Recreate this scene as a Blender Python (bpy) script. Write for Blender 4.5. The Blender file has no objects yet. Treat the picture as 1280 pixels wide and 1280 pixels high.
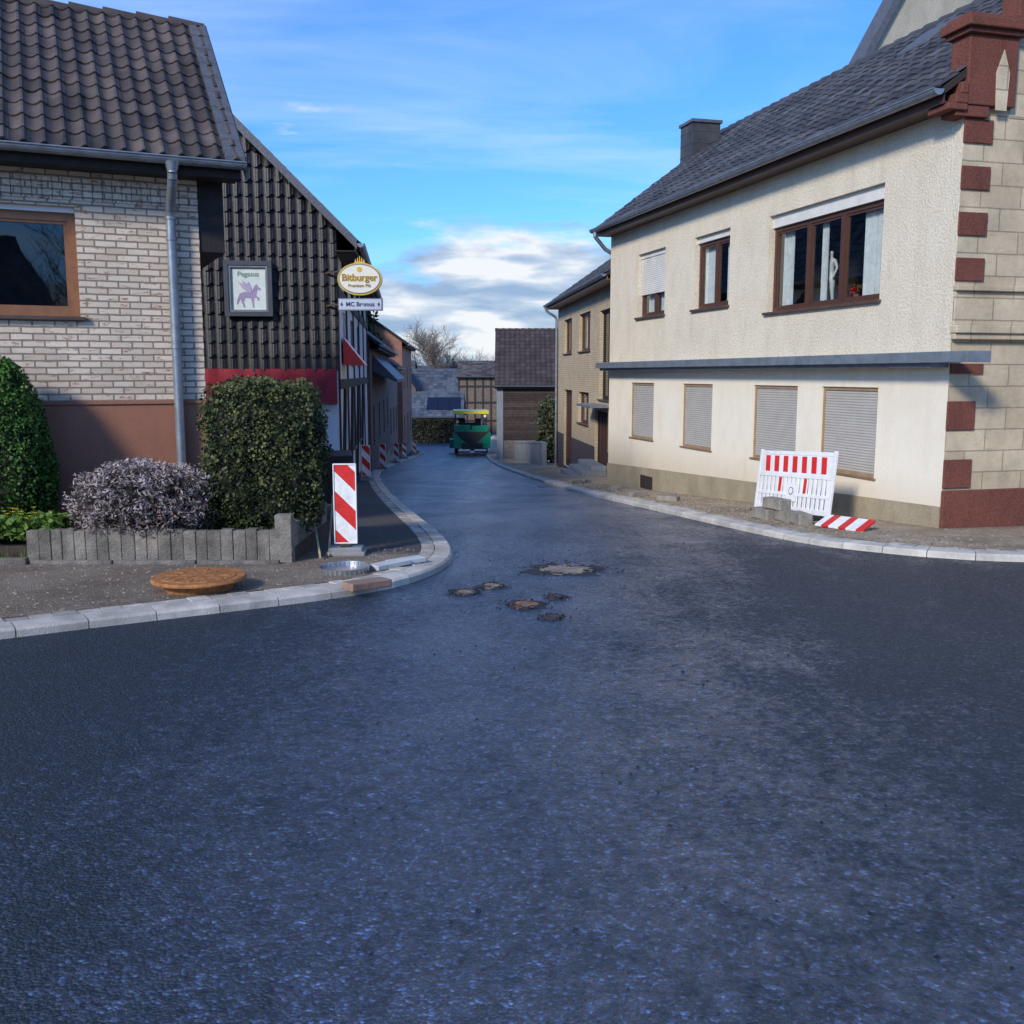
import bpy,bmesh,math,random,bisect
from mathutils import Vector,Matrix,noise,Euler
R=random.Random(7)
sc=bpy.context.scene
col=sc.collection
V=Vector
# ---------------------------------------------------------------- terrain height
KP=[(-400,10),(-60,2.1),(0,0),(10,-.35),(13,-.47),(25,-1.22),(70,-3.95),(90,-4.25),(130,-5),(300,-8),(700,-3),(2500,0)]
def zg(y):
    if y<=KP[0][0]: return KP[0][1]
    for i in range(len(KP)-1):
        a,b=KP[i],KP[i+1]
        if y<=b[0]:
            def tg(j):
                if j<=0 or j>=len(KP)-1: return 0
                l=(KP[j][1]-KP[j-1][1])/(KP[j][0]-KP[j-1][0]); r=(KP[j+1][1]-KP[j][1])/(KP[j+1][0]-KP[j][0])
                return (l+r)/2 if l*r>0 else 0
            h=b[0]-a[0]; t=(y-a[0])/h
            return (2*t**3-3*t*t+1)*a[1]+(t**3-2*t*t+t)*h*tg(i)+(-2*t**3+3*t*t)*b[1]+(t**3-t*t)*h*tg(i+1)
    return KP[-1][1]
PV=.085
# ---------------------------------------------------------------- materials
def newmat(name):
    m=bpy.data.materials.new(name); m.use_nodes=True
    nt=m.node_tree; nt.nodes.clear()
    o=nt.nodes.new('ShaderNodeOutputMaterial'); p=nt.nodes.new('ShaderNodeBsdfPrincipled')
    nt.links.new(p.outputs[0],o.inputs[0])
    return m,nt,p
def nd(nt,t,**k):
    n=nt.nodes.new(t)
    for a,b in k.items(): setattr(n,a,b)
    return n
def ramp(nt,stops):
    r=nt.nodes.new('ShaderNodeValToRGB')
    e=r.color_ramp.elements
    while len(e)<len(stops): e.new(.5)
    for i,(p,c) in enumerate(stops):
        e[i].position=p; e[i].color=(c[0],c[1],c[2],1) if not isinstance(c,(int,float)) else (c,c,c,1)
    return r
def sc3(c,k): return tuple(min(1,x*k) for x in c)
def mixc(nt,fac,a,b,mode='MIX'):
    m=nt.nodes.new('ShaderNodeMix'); m.data_type='RGBA'; m.blend_type=mode
    for s,v in ((0,fac),(6,a),(7,b)):
        if hasattr(v,'is_output'): nt.links.new(v,m.inputs[s])
        elif s==0: m.inputs[0].default_value=v
        else: m.inputs[s].default_value=(v[0],v[1],v[2],1)
    return m.outputs[2]
def M(name,c,rough=.7,var=.18,scale=3,bump=0,bscale=60,metal=0,c2=None,spec=.5,tint=0,grime=0):
    m,nt,p=newmat(name)
    tc=nd(nt,'ShaderNodeTexCoord')
    n=nd(nt,'ShaderNodeTexNoise'); n.inputs['Scale'].default_value=scale; n.inputs['Detail'].default_value=6; n.inputs['Roughness'].default_value=.65
    nt.links.new(tc.outputs['Object'],n.inputs['Vector'])
    r=ramp(nt,[(.3,sc3(c,1-var)),(.7,c2 if c2 else sc3(c,1+var))])
    nt.links.new(n.outputs[0],r.inputs[0]); out=r.outputs[0]
    if tint:
        a=nd(nt,'ShaderNodeAttribute',attribute_name='tint')
        mr=nd(nt,'ShaderNodeMapRange'); mr.inputs[3].default_value=1-tint; mr.inputs[4].default_value=1+tint
        nt.links.new(a.outputs['Fac'],mr.inputs[0])
        out=mixc(nt,1,out,mr.outputs[0],'MULTIPLY')
    if grime:
        g=nd(nt,'ShaderNodeTexNoise'); g.inputs['Scale'].default_value=.9; g.inputs['Detail'].default_value=8; g.inputs['Roughness'].default_value=.7
        mp=nd(nt,'ShaderNodeMapping'); mp.inputs['Scale'].default_value=(2.2,2.2,.5)
        nt.links.new(tc.outputs['Object'],mp.inputs[0]); nt.links.new(mp.outputs[0],g.inputs['Vector'])
        gr=ramp(nt,[(.42,1.0),(.75,1-grime)]); nt.links.new(g.outputs[0],gr.inputs[0])
        out=mixc(nt,1,out,gr.outputs[0],'MULTIPLY')
    nt.links.new(out,p.inputs['Base Color'])
    p.inputs['Roughness'].default_value=rough; p.inputs['Metallic'].default_value=metal
    p.inputs['Specular IOR Level'].default_value=spec
    if bump:
        b=nd(nt,'ShaderNodeTexNoise'); b.inputs['Scale'].default_value=bscale; b.inputs['Detail'].default_value=4
        nt.links.new(tc.outputs['Object'],b.inputs['Vector'])
        bn=nd(nt,'ShaderNodeBump'); bn.inputs['Strength'].default_value=bump; bn.inputs['Distance'].default_value=.02
        nt.links.new(b.outputs[0],bn.inputs['Height']); nt.links.new(bn.outputs[0],p.inputs['Normal'])
    return m
def brick(name,c1,c2,mortar,bw,bh,msize=.012,rough=.8,offset=.5,streak=None,bump=.5,bias=0,grime=.25,st=(.55,.66)):
    m,nt,p=newmat(name)
    tc=nd(nt,'ShaderNodeTexCoord'); s=nd(nt,'ShaderNodeSeparateXYZ'); nt.links.new(tc.outputs['Object'],s.inputs[0])
    ad=nd(nt,'ShaderNodeMath',operation='ADD'); nt.links.new(s.outputs[0],ad.inputs[0]); nt.links.new(s.outputs[1],ad.inputs[1])
    cb=nd(nt,'ShaderNodeCombineXYZ'); nt.links.new(ad.outputs[0],cb.inputs[0]); nt.links.new(s.outputs[2],cb.inputs[1])
    wn=nd(nt,'ShaderNodeTexNoise'); wn.inputs['Scale'].default_value=9; nt.links.new(tc.outputs['Object'],wn.inputs['Vector'])
    vm=nd(nt,'ShaderNodeVectorMath',operation='MULTIPLY_ADD'); nt.links.new(wn.outputs['Color'],vm.inputs[0]); vm.inputs[1].default_value=(.008,.012,0); nt.links.new(cb.outputs[0],vm.inputs[2])
    b=nd(nt,'ShaderNodeTexBrick'); b.offset=offset
    nt.links.new(vm.outputs[0],b.inputs['Vector'])
    b.inputs['Color1'].default_value=(*c1,1); b.inputs['Color2'].default_value=(*c2,1); b.inputs['Mortar'].default_value=(*mortar,1)
    b.inputs['Scale'].default_value=1; b.inputs['Mortar Size'].default_value=msize; b.inputs['Mortar Smooth'].default_value=.15
    b.inputs['Brick Width'].default_value=bw; b.inputs['Row Height'].default_value=bh; b.inputs['Bias'].default_value=bias
    out=b.outputs['Color']
    if streak:
        n=nd(nt,'ShaderNodeTexNoise'); n.inputs['Scale'].default_value=1; n.inputs['Detail'].default_value=5; n.inputs['Roughness'].default_value=.7
        mp=nd(nt,'ShaderNodeMapping'); mp.inputs['Scale'].default_value=(5,5,22); nt.links.new(tc.outputs['Object'],mp.inputs[0]); nt.links.new(mp.outputs[0],n.inputs['Vector'])
        r=ramp(nt,[(st[0],0.),(st[1],1.)]); nt.links.new(n.outputs[0],r.inputs[0])
        iv=nd(nt,'ShaderNodeMath',operation='SUBTRACT'); iv.inputs[0].default_value=1; nt.links.new(b.outputs['Fac'],iv.inputs[1])
        mu=nd(nt,'ShaderNodeMath',operation='MULTIPLY'); nt.links.new(r.outputs[0],mu.inputs[0]); nt.links.new(iv.outputs[0],mu.inputs[1])
        out=mixc(nt,mu.outputs[0],out,streak)
    g=nd(nt,'ShaderNodeTexNoise'); g.inputs['Scale'].default_value=1.3; g.inputs['Detail'].default_value=9; g.inputs['Roughness'].default_value=.75
    nt.links.new(tc.outputs['Object'],g.inputs['Vector'])
    gr=ramp(nt,[(.35,1.08),(.75,1-grime)]); nt.links.new(g.outputs[0],gr.inputs[0])
    out=mixc(nt,1,out,gr.outputs[0],'MULTIPLY')
    nt.links.new(out,p.inputs['Base Color']); p.inputs['Roughness'].default_value=rough
    f=nd(nt,'ShaderNodeTexNoise'); f.inputs['Scale'].default_value=70; nt.links.new(tc.outputs['Object'],f.inputs['Vector'])
    hm=nd(nt,'ShaderNodeMath',operation='MULTIPLY_ADD'); nt.links.new(b.outputs['Fac'],hm.inputs[0]); hm.inputs[1].default_value=-1.3; nt.links.new(f.outputs[0],hm.inputs[2])
    bn=nd(nt,'ShaderNodeBump'); bn.inputs['Strength'].default_value=bump; bn.inputs['Distance'].default_value=.012
    nt.links.new(hm.outputs[0],bn.inputs['Height']); nt.links.new(bn.outputs[0],p.inputs['Normal'])
    return m
def plaster(name,c,stain,bump=.6,bscale=35,low=None,zlow=0,zh=.6,spk=.78,drip=None,dk=.5):
    m,nt,p=newmat(name)
    tc=nd(nt,'ShaderNodeTexCoord')
    n=nd(nt,'ShaderNodeTexNoise'); n.inputs['Scale'].default_value=1.1; n.inputs['Detail'].default_value=9; n.inputs['Roughness'].default_value=.72
    mp=nd(nt,'ShaderNodeMapping'); mp.inputs['Scale'].default_value=(1.6,1.6,.9)
    nt.links.new(tc.outputs['Object'],mp.inputs[0]); nt.links.new(mp.outputs[0],n.inputs['Vector'])
    r=ramp(nt,[(.42,c),(.78,stain)]); nt.links.new(n.outputs[0],r.inputs[0]); out=r.outputs[0]
    f=nd(nt,'ShaderNodeTexNoise'); f.inputs['Scale'].default_value=bscale; f.inputs['Detail'].default_value=5; f.inputs['Roughness'].default_value=.7
    nt.links.new(tc.outputs['Object'],f.inputs['Vector'])
    fr=ramp(nt,[(.36,spk),(.58,1.06)]); nt.links.new(f.outputs[0],fr.inputs[0])
    out=mixc(nt,.9,out,fr.outputs[0],'MULTIPLY')
    if drip:
        dn=nd(nt,'ShaderNodeTexNoise'); dn.inputs['Scale'].default_value=1; dn.inputs['Detail'].default_value=7; dn.inputs['Roughness'].default_value=.7
        mq=nd(nt,'ShaderNodeMapping'); mq.inputs['Scale'].default_value=(3.5,3.5,.6); nt.links.new(tc.outputs['Object'],mq.inputs[0]); nt.links.new(mq.outputs[0],dn.inputs['Vector'])
        dr=ramp(nt,[(.54,0.),(.85,dk)]); nt.links.new(dn.outputs[0],dr.inputs[0]); out=mixc(nt,dr.outputs[0],out,drip)
    if low:
        s=nd(nt,'ShaderNodeSeparateXYZ'); nt.links.new(tc.outputs['Object'],s.inputs[0])
        md=nd(nt,'ShaderNodeMath',operation='MULTIPLY_ADD'); nt.links.new(n.outputs[0],md.inputs[0]); md.inputs[1].default_value=1.6; nt.links.new(s.outputs[2],md.inputs[2])
        mr=nd(nt,'ShaderNodeMapRange'); mr.inputs[1].default_value=zlow+zh; mr.inputs[2].default_value=zlow; nt.links.new(md.outputs[0],mr.inputs[0])
        out=mixc(nt,mr.outputs[0],out,low)
    nt.links.new(out,p.inputs['Base Color']); p.inputs['Roughness'].default_value=.9; p.inputs['Specular IOR Level'].default_value=.2
    bn=nd(nt,'ShaderNodeBump'); bn.inputs['Strength'].default_value=bump; bn.inputs['Distance'].default_value=.03
    nt.links.new(f.outputs[0],bn.inputs['Height']); nt.links.new(bn.outputs[0],p.inputs['Normal'])
    return m
def stripes(name,ax,az,period,c1=(.66,.03,.025),c2=(.84,.84,.82),duty=.5,off=0,rough=.35):
    m,nt,p=newmat(name)
    tc=nd(nt,'ShaderNodeTexCoord'); s=nd(nt,'ShaderNodeSeparateXYZ'); nt.links.new(tc.outputs['Object'],s.inputs[0])
    a=nd(nt,'ShaderNodeMath',operation='MULTIPLY'); a.inputs[1].default_value=ax/period; nt.links.new(s.outputs[0],a.inputs[0])
    b=nd(nt,'ShaderNodeMath',operation='MULTIPLY_ADD'); b.inputs[1].default_value=az/period; nt.links.new(s.outputs[2],b.inputs[0]); nt.links.new(a.outputs[0],b.inputs[2])
    o=nd(nt,'ShaderNodeMath',operation='ADD'); o.inputs[1].default_value=50+off; nt.links.new(b.outputs[0],o.inputs[0])
    f=nd(nt,'ShaderNodeMath',operation='FRACT'); nt.links.new(o.outputs[0],f.inputs[0])
    g=nd(nt,'ShaderNodeMath',operation='GREATER_THAN'); g.inputs[1].default_value=duty; nt.links.new(f.outputs[0],g.inputs[0])
    n=nd(nt,'ShaderNodeTexNoise'); n.inputs['Scale'].default_value=14; n.inputs['Detail'].default_value=6; nt.links.new(tc.outputs['Object'],n.inputs['Vector'])
    r=ramp(nt,[(.4,1.),(.8,.72)]); nt.links.new(n.outputs[0],r.inputs[0])
    nt.links.new(mixc(nt,1,mixc(nt,g.outputs[0],c1,c2),r.outputs[0],'MULTIPLY'),p.inputs['Base Color']); p.inputs['Roughness'].default_value=rough
    return m
def asphalt():
    m,nt,p=newmat('fresh_asphalt')
    tc=nd(nt,'ShaderNodeTexCoord')
    def no(scale,det=5,rgh=.6,mp=None,dist=0):
        n=nd(nt,'ShaderNodeTexNoise'); n.inputs['Scale'].default_value=scale; n.inputs['Detail'].default_value=det; n.inputs['Roughness'].default_value=rgh; n.inputs['Distortion'].default_value=dist
        if mp:
            q=nd(nt,'ShaderNodeMapping'); q.inputs['Scale'].default_value=mp; q.inputs['Rotation'].default_value=(0,0,.12)
            nt.links.new(tc.outputs['Object'],q.inputs[0]); nt.links.new(q.outputs[0],n.inputs['Vector'])
        else: nt.links.new(tc.outputs['Object'],n.inputs['Vector'])
        return n
    def math_(op,a,b,c=None):
        n=nd(nt,'ShaderNodeMath',operation=op)
        for i,v in enumerate((a,b,c)):
            if v is None: continue
            if hasattr(v,'is_output'): nt.links.new(v,n.inputs[i])
            else: n.inputs[i].default_value=v
        return n.outputs[0]
    big=no(.9,10,.75,(1.1,.9,1),.3); lane=no(1,4,.5,(1.1,.08,1)); mid=no(16,7,.8); fine=no(120,3,.6)
    vo=nd(nt,'ShaderNodeTexVoronoi'); vo.inputs['Scale'].default_value=72; nt.links.new(tc.outputs['Object'],vo.inputs['Vector'])
    vo2=nd(nt,'ShaderNodeTexVoronoi'); vo2.inputs['Scale'].default_value=34; nt.links.new(tc.outputs['Object'],vo2.inputs['Vector'])
    sx=nd(nt,'ShaderNodeSeparateXYZ'); nt.links.new(tc.outputs['Object'],sx.inputs[0])
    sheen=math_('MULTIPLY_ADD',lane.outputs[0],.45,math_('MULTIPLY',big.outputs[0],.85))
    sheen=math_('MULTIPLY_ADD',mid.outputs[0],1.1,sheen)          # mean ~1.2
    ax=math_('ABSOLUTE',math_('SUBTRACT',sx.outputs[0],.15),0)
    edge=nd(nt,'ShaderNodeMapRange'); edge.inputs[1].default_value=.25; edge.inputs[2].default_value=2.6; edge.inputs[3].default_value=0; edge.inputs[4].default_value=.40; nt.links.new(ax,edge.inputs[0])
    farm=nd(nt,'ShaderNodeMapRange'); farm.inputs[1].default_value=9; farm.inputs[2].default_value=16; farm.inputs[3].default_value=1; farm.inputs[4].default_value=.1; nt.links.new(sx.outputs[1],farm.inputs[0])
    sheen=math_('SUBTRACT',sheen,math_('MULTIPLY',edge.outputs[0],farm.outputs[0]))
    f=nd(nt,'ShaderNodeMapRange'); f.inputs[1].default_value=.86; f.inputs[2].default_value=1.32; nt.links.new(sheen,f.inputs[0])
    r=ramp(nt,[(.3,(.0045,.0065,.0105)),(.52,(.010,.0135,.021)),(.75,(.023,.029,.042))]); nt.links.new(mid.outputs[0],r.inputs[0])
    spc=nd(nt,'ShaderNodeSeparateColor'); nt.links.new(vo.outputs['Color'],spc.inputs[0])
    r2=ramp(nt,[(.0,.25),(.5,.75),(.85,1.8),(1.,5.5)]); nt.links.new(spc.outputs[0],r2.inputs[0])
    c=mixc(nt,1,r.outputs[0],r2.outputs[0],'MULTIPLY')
    c=mixc(nt,f.outputs[0],mixc(nt,1,c,(.65,.7,.8),'MULTIPLY'),mixc(nt,1,c,(1.7,2.4,3.5),'MULTIPLY'))  # sky sheen painted into the colour: brighter blue mid-lane, darker at the edges
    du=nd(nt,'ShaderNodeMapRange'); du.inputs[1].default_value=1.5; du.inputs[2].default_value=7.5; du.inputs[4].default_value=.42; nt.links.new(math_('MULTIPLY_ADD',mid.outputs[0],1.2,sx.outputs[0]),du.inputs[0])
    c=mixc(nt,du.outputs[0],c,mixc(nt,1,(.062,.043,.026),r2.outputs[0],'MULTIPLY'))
    nt.links.new(c,p.inputs['Base Color'])
    mr=nd(nt,'ShaderNodeMapRange'); mr.inputs[3].default_value=.60; mr.inputs[4].default_value=.32; nt.links.new(f.outputs[0],mr.inputs[0])
    nt.links.new(mr.outputs[0],p.inputs['Roughness'])
    p.inputs['IOR'].default_value=1.6; p.inputs['Specular IOR Level'].default_value=.6; p.inputs['Specular Tint'].default_value=(.72,.88,1,1)
    p.inputs['Coat Roughness'].default_value=.19; p.inputs['Coat IOR'].default_value=1.75
    cw=nd(nt,'ShaderNodeMapRange'); cw.inputs[1].default_value=.12; cw.inputs[3].default_value=.0; cw.inputs[4].default_value=1; nt.links.new(f.outputs[0],cw.inputs[0]); nt.links.new(cw.outputs[0],p.inputs['Coat Weight'])
    h=math_('MULTIPLY_ADD',vo.outputs['Distance'],-1.1,math_('MULTIPLY',fine.outputs[0],.8))
    h=math_('MULTIPLY_ADD',mid.outputs[0],1.3,h)
    h=math_('MULTIPLY_ADD',vo2.outputs['Distance'],-.8,h)
    bn=nd(nt,'ShaderNodeBump'); bn.inputs['Strength'].default_value=.9; bn.inputs['Distance'].default_value=.013
    nt.links.new(h,bn.inputs['Height']); nt.links.new(bn.outputs[0],p.inputs['Normal'])
    bn2=nd(nt,'ShaderNodeBump'); bn2.inputs['Strength'].default_value=.6; bn2.inputs['Distance'].default_value=.012
    nt.links.new(h,bn2.inputs['Height']); nt.links.new(bn2.outputs[0],p.inputs['Coat Normal'])
    return m
def glassmat():
    m,nt,p=newmat('window_glass'); nt.nodes.remove(p)
    o=[n for n in nt.nodes if n.type=='OUTPUT_MATERIAL'][0]
    lw=nd(nt,'ShaderNodeLayerWeight'); lw.inputs[0].default_value=.3
    mr=nd(nt,'ShaderNodeMapRange'); mr.inputs[3].default_value=.07; mr.inputs[4].default_value=.6; nt.links.new(lw.outputs['Facing'],mr.inputs[0])
    t=nd(nt,'ShaderNodeBsdfTransparent'); t.inputs[0].default_value=(.8,.85,.85,1)
    g=nd(nt,'ShaderNodeBsdfGlossy'); g.inputs['Roughness'].default_value=.015; g.inputs[0].default_value=(.85,.9,.95,1)
    tc=nd(nt,'ShaderNodeTexCoord'); n=nd(nt,'ShaderNodeTexNoise'); n.inputs['Scale'].default_value=1.5; nt.links.new(tc.outputs['Object'],n.inputs['Vector'])
    bn=nd(nt,'ShaderNodeBump'); bn.inputs['Strength'].default_value=.15; bn.inputs['Distance'].default_value=.01; nt.links.new(n.outputs[0],bn.inputs['Height']); nt.links.new(bn.outputs[0],g.inputs['Normal'])
    x=nd(nt,'ShaderNodeMixShader'); nt.links.new(mr.outputs[0],x.inputs[0]); nt.links.new(t.outputs[0],x.inputs[1]); nt.links.new(g.outputs[0],x.inputs[2]); nt.links.new(x.outputs[0],o.inputs[0])
    return m
def leafmat(name,dark,mid,light,rough=.55):
    m,nt,p=newmat(name)
    a=nd(nt,'ShaderNodeAttribute',attribute_name='tint')
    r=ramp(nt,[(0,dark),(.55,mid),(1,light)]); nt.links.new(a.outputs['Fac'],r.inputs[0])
    nt.links.new(r.outputs[0],p.inputs['Base Color']); p.inputs['Roughness'].default_value=rough; p.inputs['Specular IOR Level'].default_value=.25
    return m
ASPH=asphalt(); GLASS=glassmat()
BR_WHITE=brick('pale_clinker_brick',(.84,.69,.53),(.66,.52,.39),(.28,.23,.18),.235,.077,.010,streak=(.36,.19,.11),bump=.9,st=(.56,.63))
BR_YEL=brick('yellow_brick',(.62,.50,.32),(.54,.42,.26),(.36,.30,.22),.24,.075,.010)
BR_GREY=brick('grey_brick',(.16,.13,.12),(.22,.17,.15),(.12,.11,.1),.24,.075,.012)
BR_DARK=brick('dark_red_brick',(.13,.075,.06),(.17,.10,.08),(.12,.10,.09),.24,.075,.012)
BR_RED=brick('orange_brick',(.38,.15,.08),(.30,.11,.06),(.25,.2,.17),.24,.075,.012)
ASHLAR=brick('beige_ashlar',(.64,.53,.36),(.54,.43,.28),(.34,.27,.18),.62,.285,.009,offset=.5,bump=.5,grime=.5,streak=(.42,.32,.2),st=(.58,.75))
TERRA=plaster('terracotta_plaster',(.36,.165,.105),(.27,.12,.08),.3,60)
PL_UP=plaster('roughcast_plaster',(.82,.73,.56),(.68,.59,.43),.75,30,spk=.78,drip=(.50,.41,.27),dk=.5)
PL_LOW=plaster('cream_plaster',(.86,.80,.66),(.76,.67,.51),.35,60,low=(.46,.32,.15),zlow=.75,zh=1.6,spk=.9,drip=(.64,.53,.35),dk=.45)
PLINTH=plaster('grey_plinth',(.40,.34,.23),(.24,.20,.13),.4,40)
PL_WHITE=plaster('white_plaster',(.76,.77,.79),(.58,.58,.58),.3,50)
PL_GREY=plaster('grey_wall_plaster',(.26,.28,.30),(.16,.17,.18),.3,50)
RED_STONE=plaster('red_sandstone',(.215,.078,.055),(.12,.048,.037),.6,40,spk=.65)
GABLE_PL=plaster('pale_gable_plaster',(.50,.46,.36),(.34,.31,.23),.5,30)
T_BROWN=M('brown_roof_tile',(.058,.042,.036),.62,.35,2.2,.3,80,tint=.4,c2=(.105,.08,.068))
T_DARK=M('dark_slate_tile',(.040,.040,.046),.6,.3,2,.3,70,tint=.45,c2=(.09,.088,.09))
T_BLUE=M('blue_grey_slate',(.07,.085,.11),.5,.3,2,.3,50,tint=.35)
T_BLACK=M('glazed_black_tile',(.009,.009,.011),.46,.4,5,.2,30,tint=.7,c2=(.022,.019,.020),spec=.32)
T_FAR=M('weathered_roof_tile',(.05,.036,.034),.75,.25,1.5,.3,30,tint=.3)
T_GREY=M('grey_roof_tile',(.075,.062,.058),.8,.35,1.5,.3,30,tint=.45)
FELT=M('roof_underside',(.03,.024,.02),.9)
ZINC=M('zinc',(.26,.29,.32),.42,.25,6,.1,20,metal=.5)
ZINC_P=M('painted_zinc',(.18,.21,.235),.5,.25,5,.1,20,metal=.2)
LEAD=M('grey_verge_slate',(.095,.10,.115),.55,.25,10,.4,30)
WOOD_BR=M('brown_window_frame',(.085,.036,.02),.45,.2,8)
WOOD_MED=M('light_brown_frame',(.26,.115,.05),.45,.2,8)
WOOD_DK=M('dark_timber',(.020,.015,.013),.7,.3,8,.3,40)
TANF=M('tan_frame',(.34,.23,.13),.6,.2,8)
CLAD=M('weathered_cladding',(.05,.034,.028),.8,.35,4,.4,40,tint=.4)
FRAME_W=M('white_frame',(.7,.7,.68),.4,.08)
SHUT=M('grey_shutter',(.44,.42,.38),.55,.08,4)
SHUT_W=M('cream_shutter',(.70,.67,.60),.5,.1,4)
ROOM=M('dark_room',(.018,.017,.016),.9)
CURT=M('net_curtain',(.85,.85,.83),.9,.12,10)
SILL=M('stone_sill',(.09,.055,.04),.5,.2)
SILL2=M('tan_sill',(.24,.16,.10),.6,.2)
CONC=M('kerb_concrete',(.55,.51,.44),.85,.22,5,.5,90,grime=.4,tint=.14)
SETT=M('kerb_sett',(.46,.42,.35),.9,.28,7,.6,70,tint=.25,grime=.3)
PALI=M('weathered_palisade',(.20,.18,.15),.9,.4,6,.8,50,tint=.25,grime=.5)
RUST=M('rusty_iron',(.36,.13,.035),.75,.4,14,.6,60,c2=(.50,.21,.06))
IRON=M('cast_iron',(.09,.065,.05),.6,.4,14,.5,50,metal=.3)
BLACKP=M('black_plastic',(.02,.02,.022),.55,.2)
GREYP=M('grey_plastic',(.22,.22,.22),.6,.2)
WHITEP=M('white_plastic',(.84,.84,.82),.4,.08,8,grime=.2)
REDP=M('red_reflective',(.66,.03,.025),.35,.12)
GREENP=M('green_machine_paint',(.0,.20,.12),.35,.15,3)
YELP=M('yellow_machine_paint',(.78,.66,.03),.4,.1)
REDC=M('red_fabric',(.27,.010,.022),.75,.25,5)
STEEL=M('galvanised_steel',(.42,.43,.44),.35,.2,20,metal=.8)
GOLD=M('gold_paint',(.62,.42,.06),.4,.15)
WOODP=M('pale_timber',(.42,.33,.2),.8,.3,9,.3,40)
SOIL=M('soil',(.055,.04,.028),.95,.4,5,.8,30)
GRASSM=leafmat('grass_blades',(.025,.05,.012),(.07,.14,.02),(.15,.23,.04))
HEDGE=leafmat('hedge_leaves',(.008,.016,.006),(.034,.052,.018),(.13,.14,.05))
THUJA=leafmat('thuja_leaves',(.012,.035,.008),(.04,.10,.016),(.09,.19,.035))
LAV=leafmat('heather_twigs',(.06,.042,.034),(.21,.165,.15),(.44,.37,.37),.8)
SHRUB=leafmat('shrub_leaves',(.015,.02,.01),(.045,.055,.025),(.09,.1,.05))
BROWNH=leafmat('brown_hedge_leaves',(.012,.014,.008),(.03,.034,.018),(.06,.06,.034))
CONIF=leafmat('conifer_needles',(.008,.018,.008),(.02,.04,.014),(.045,.07,.025))
BARK=M('bark',(.09,.07,.055),.9,.3,8,.6,30)
TWIG=M('bare_twigs',(.20,.155,.125),.9,.3,4)
CORE=M('shrub_dark_core',(.018,.017,.012),.95)
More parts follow.
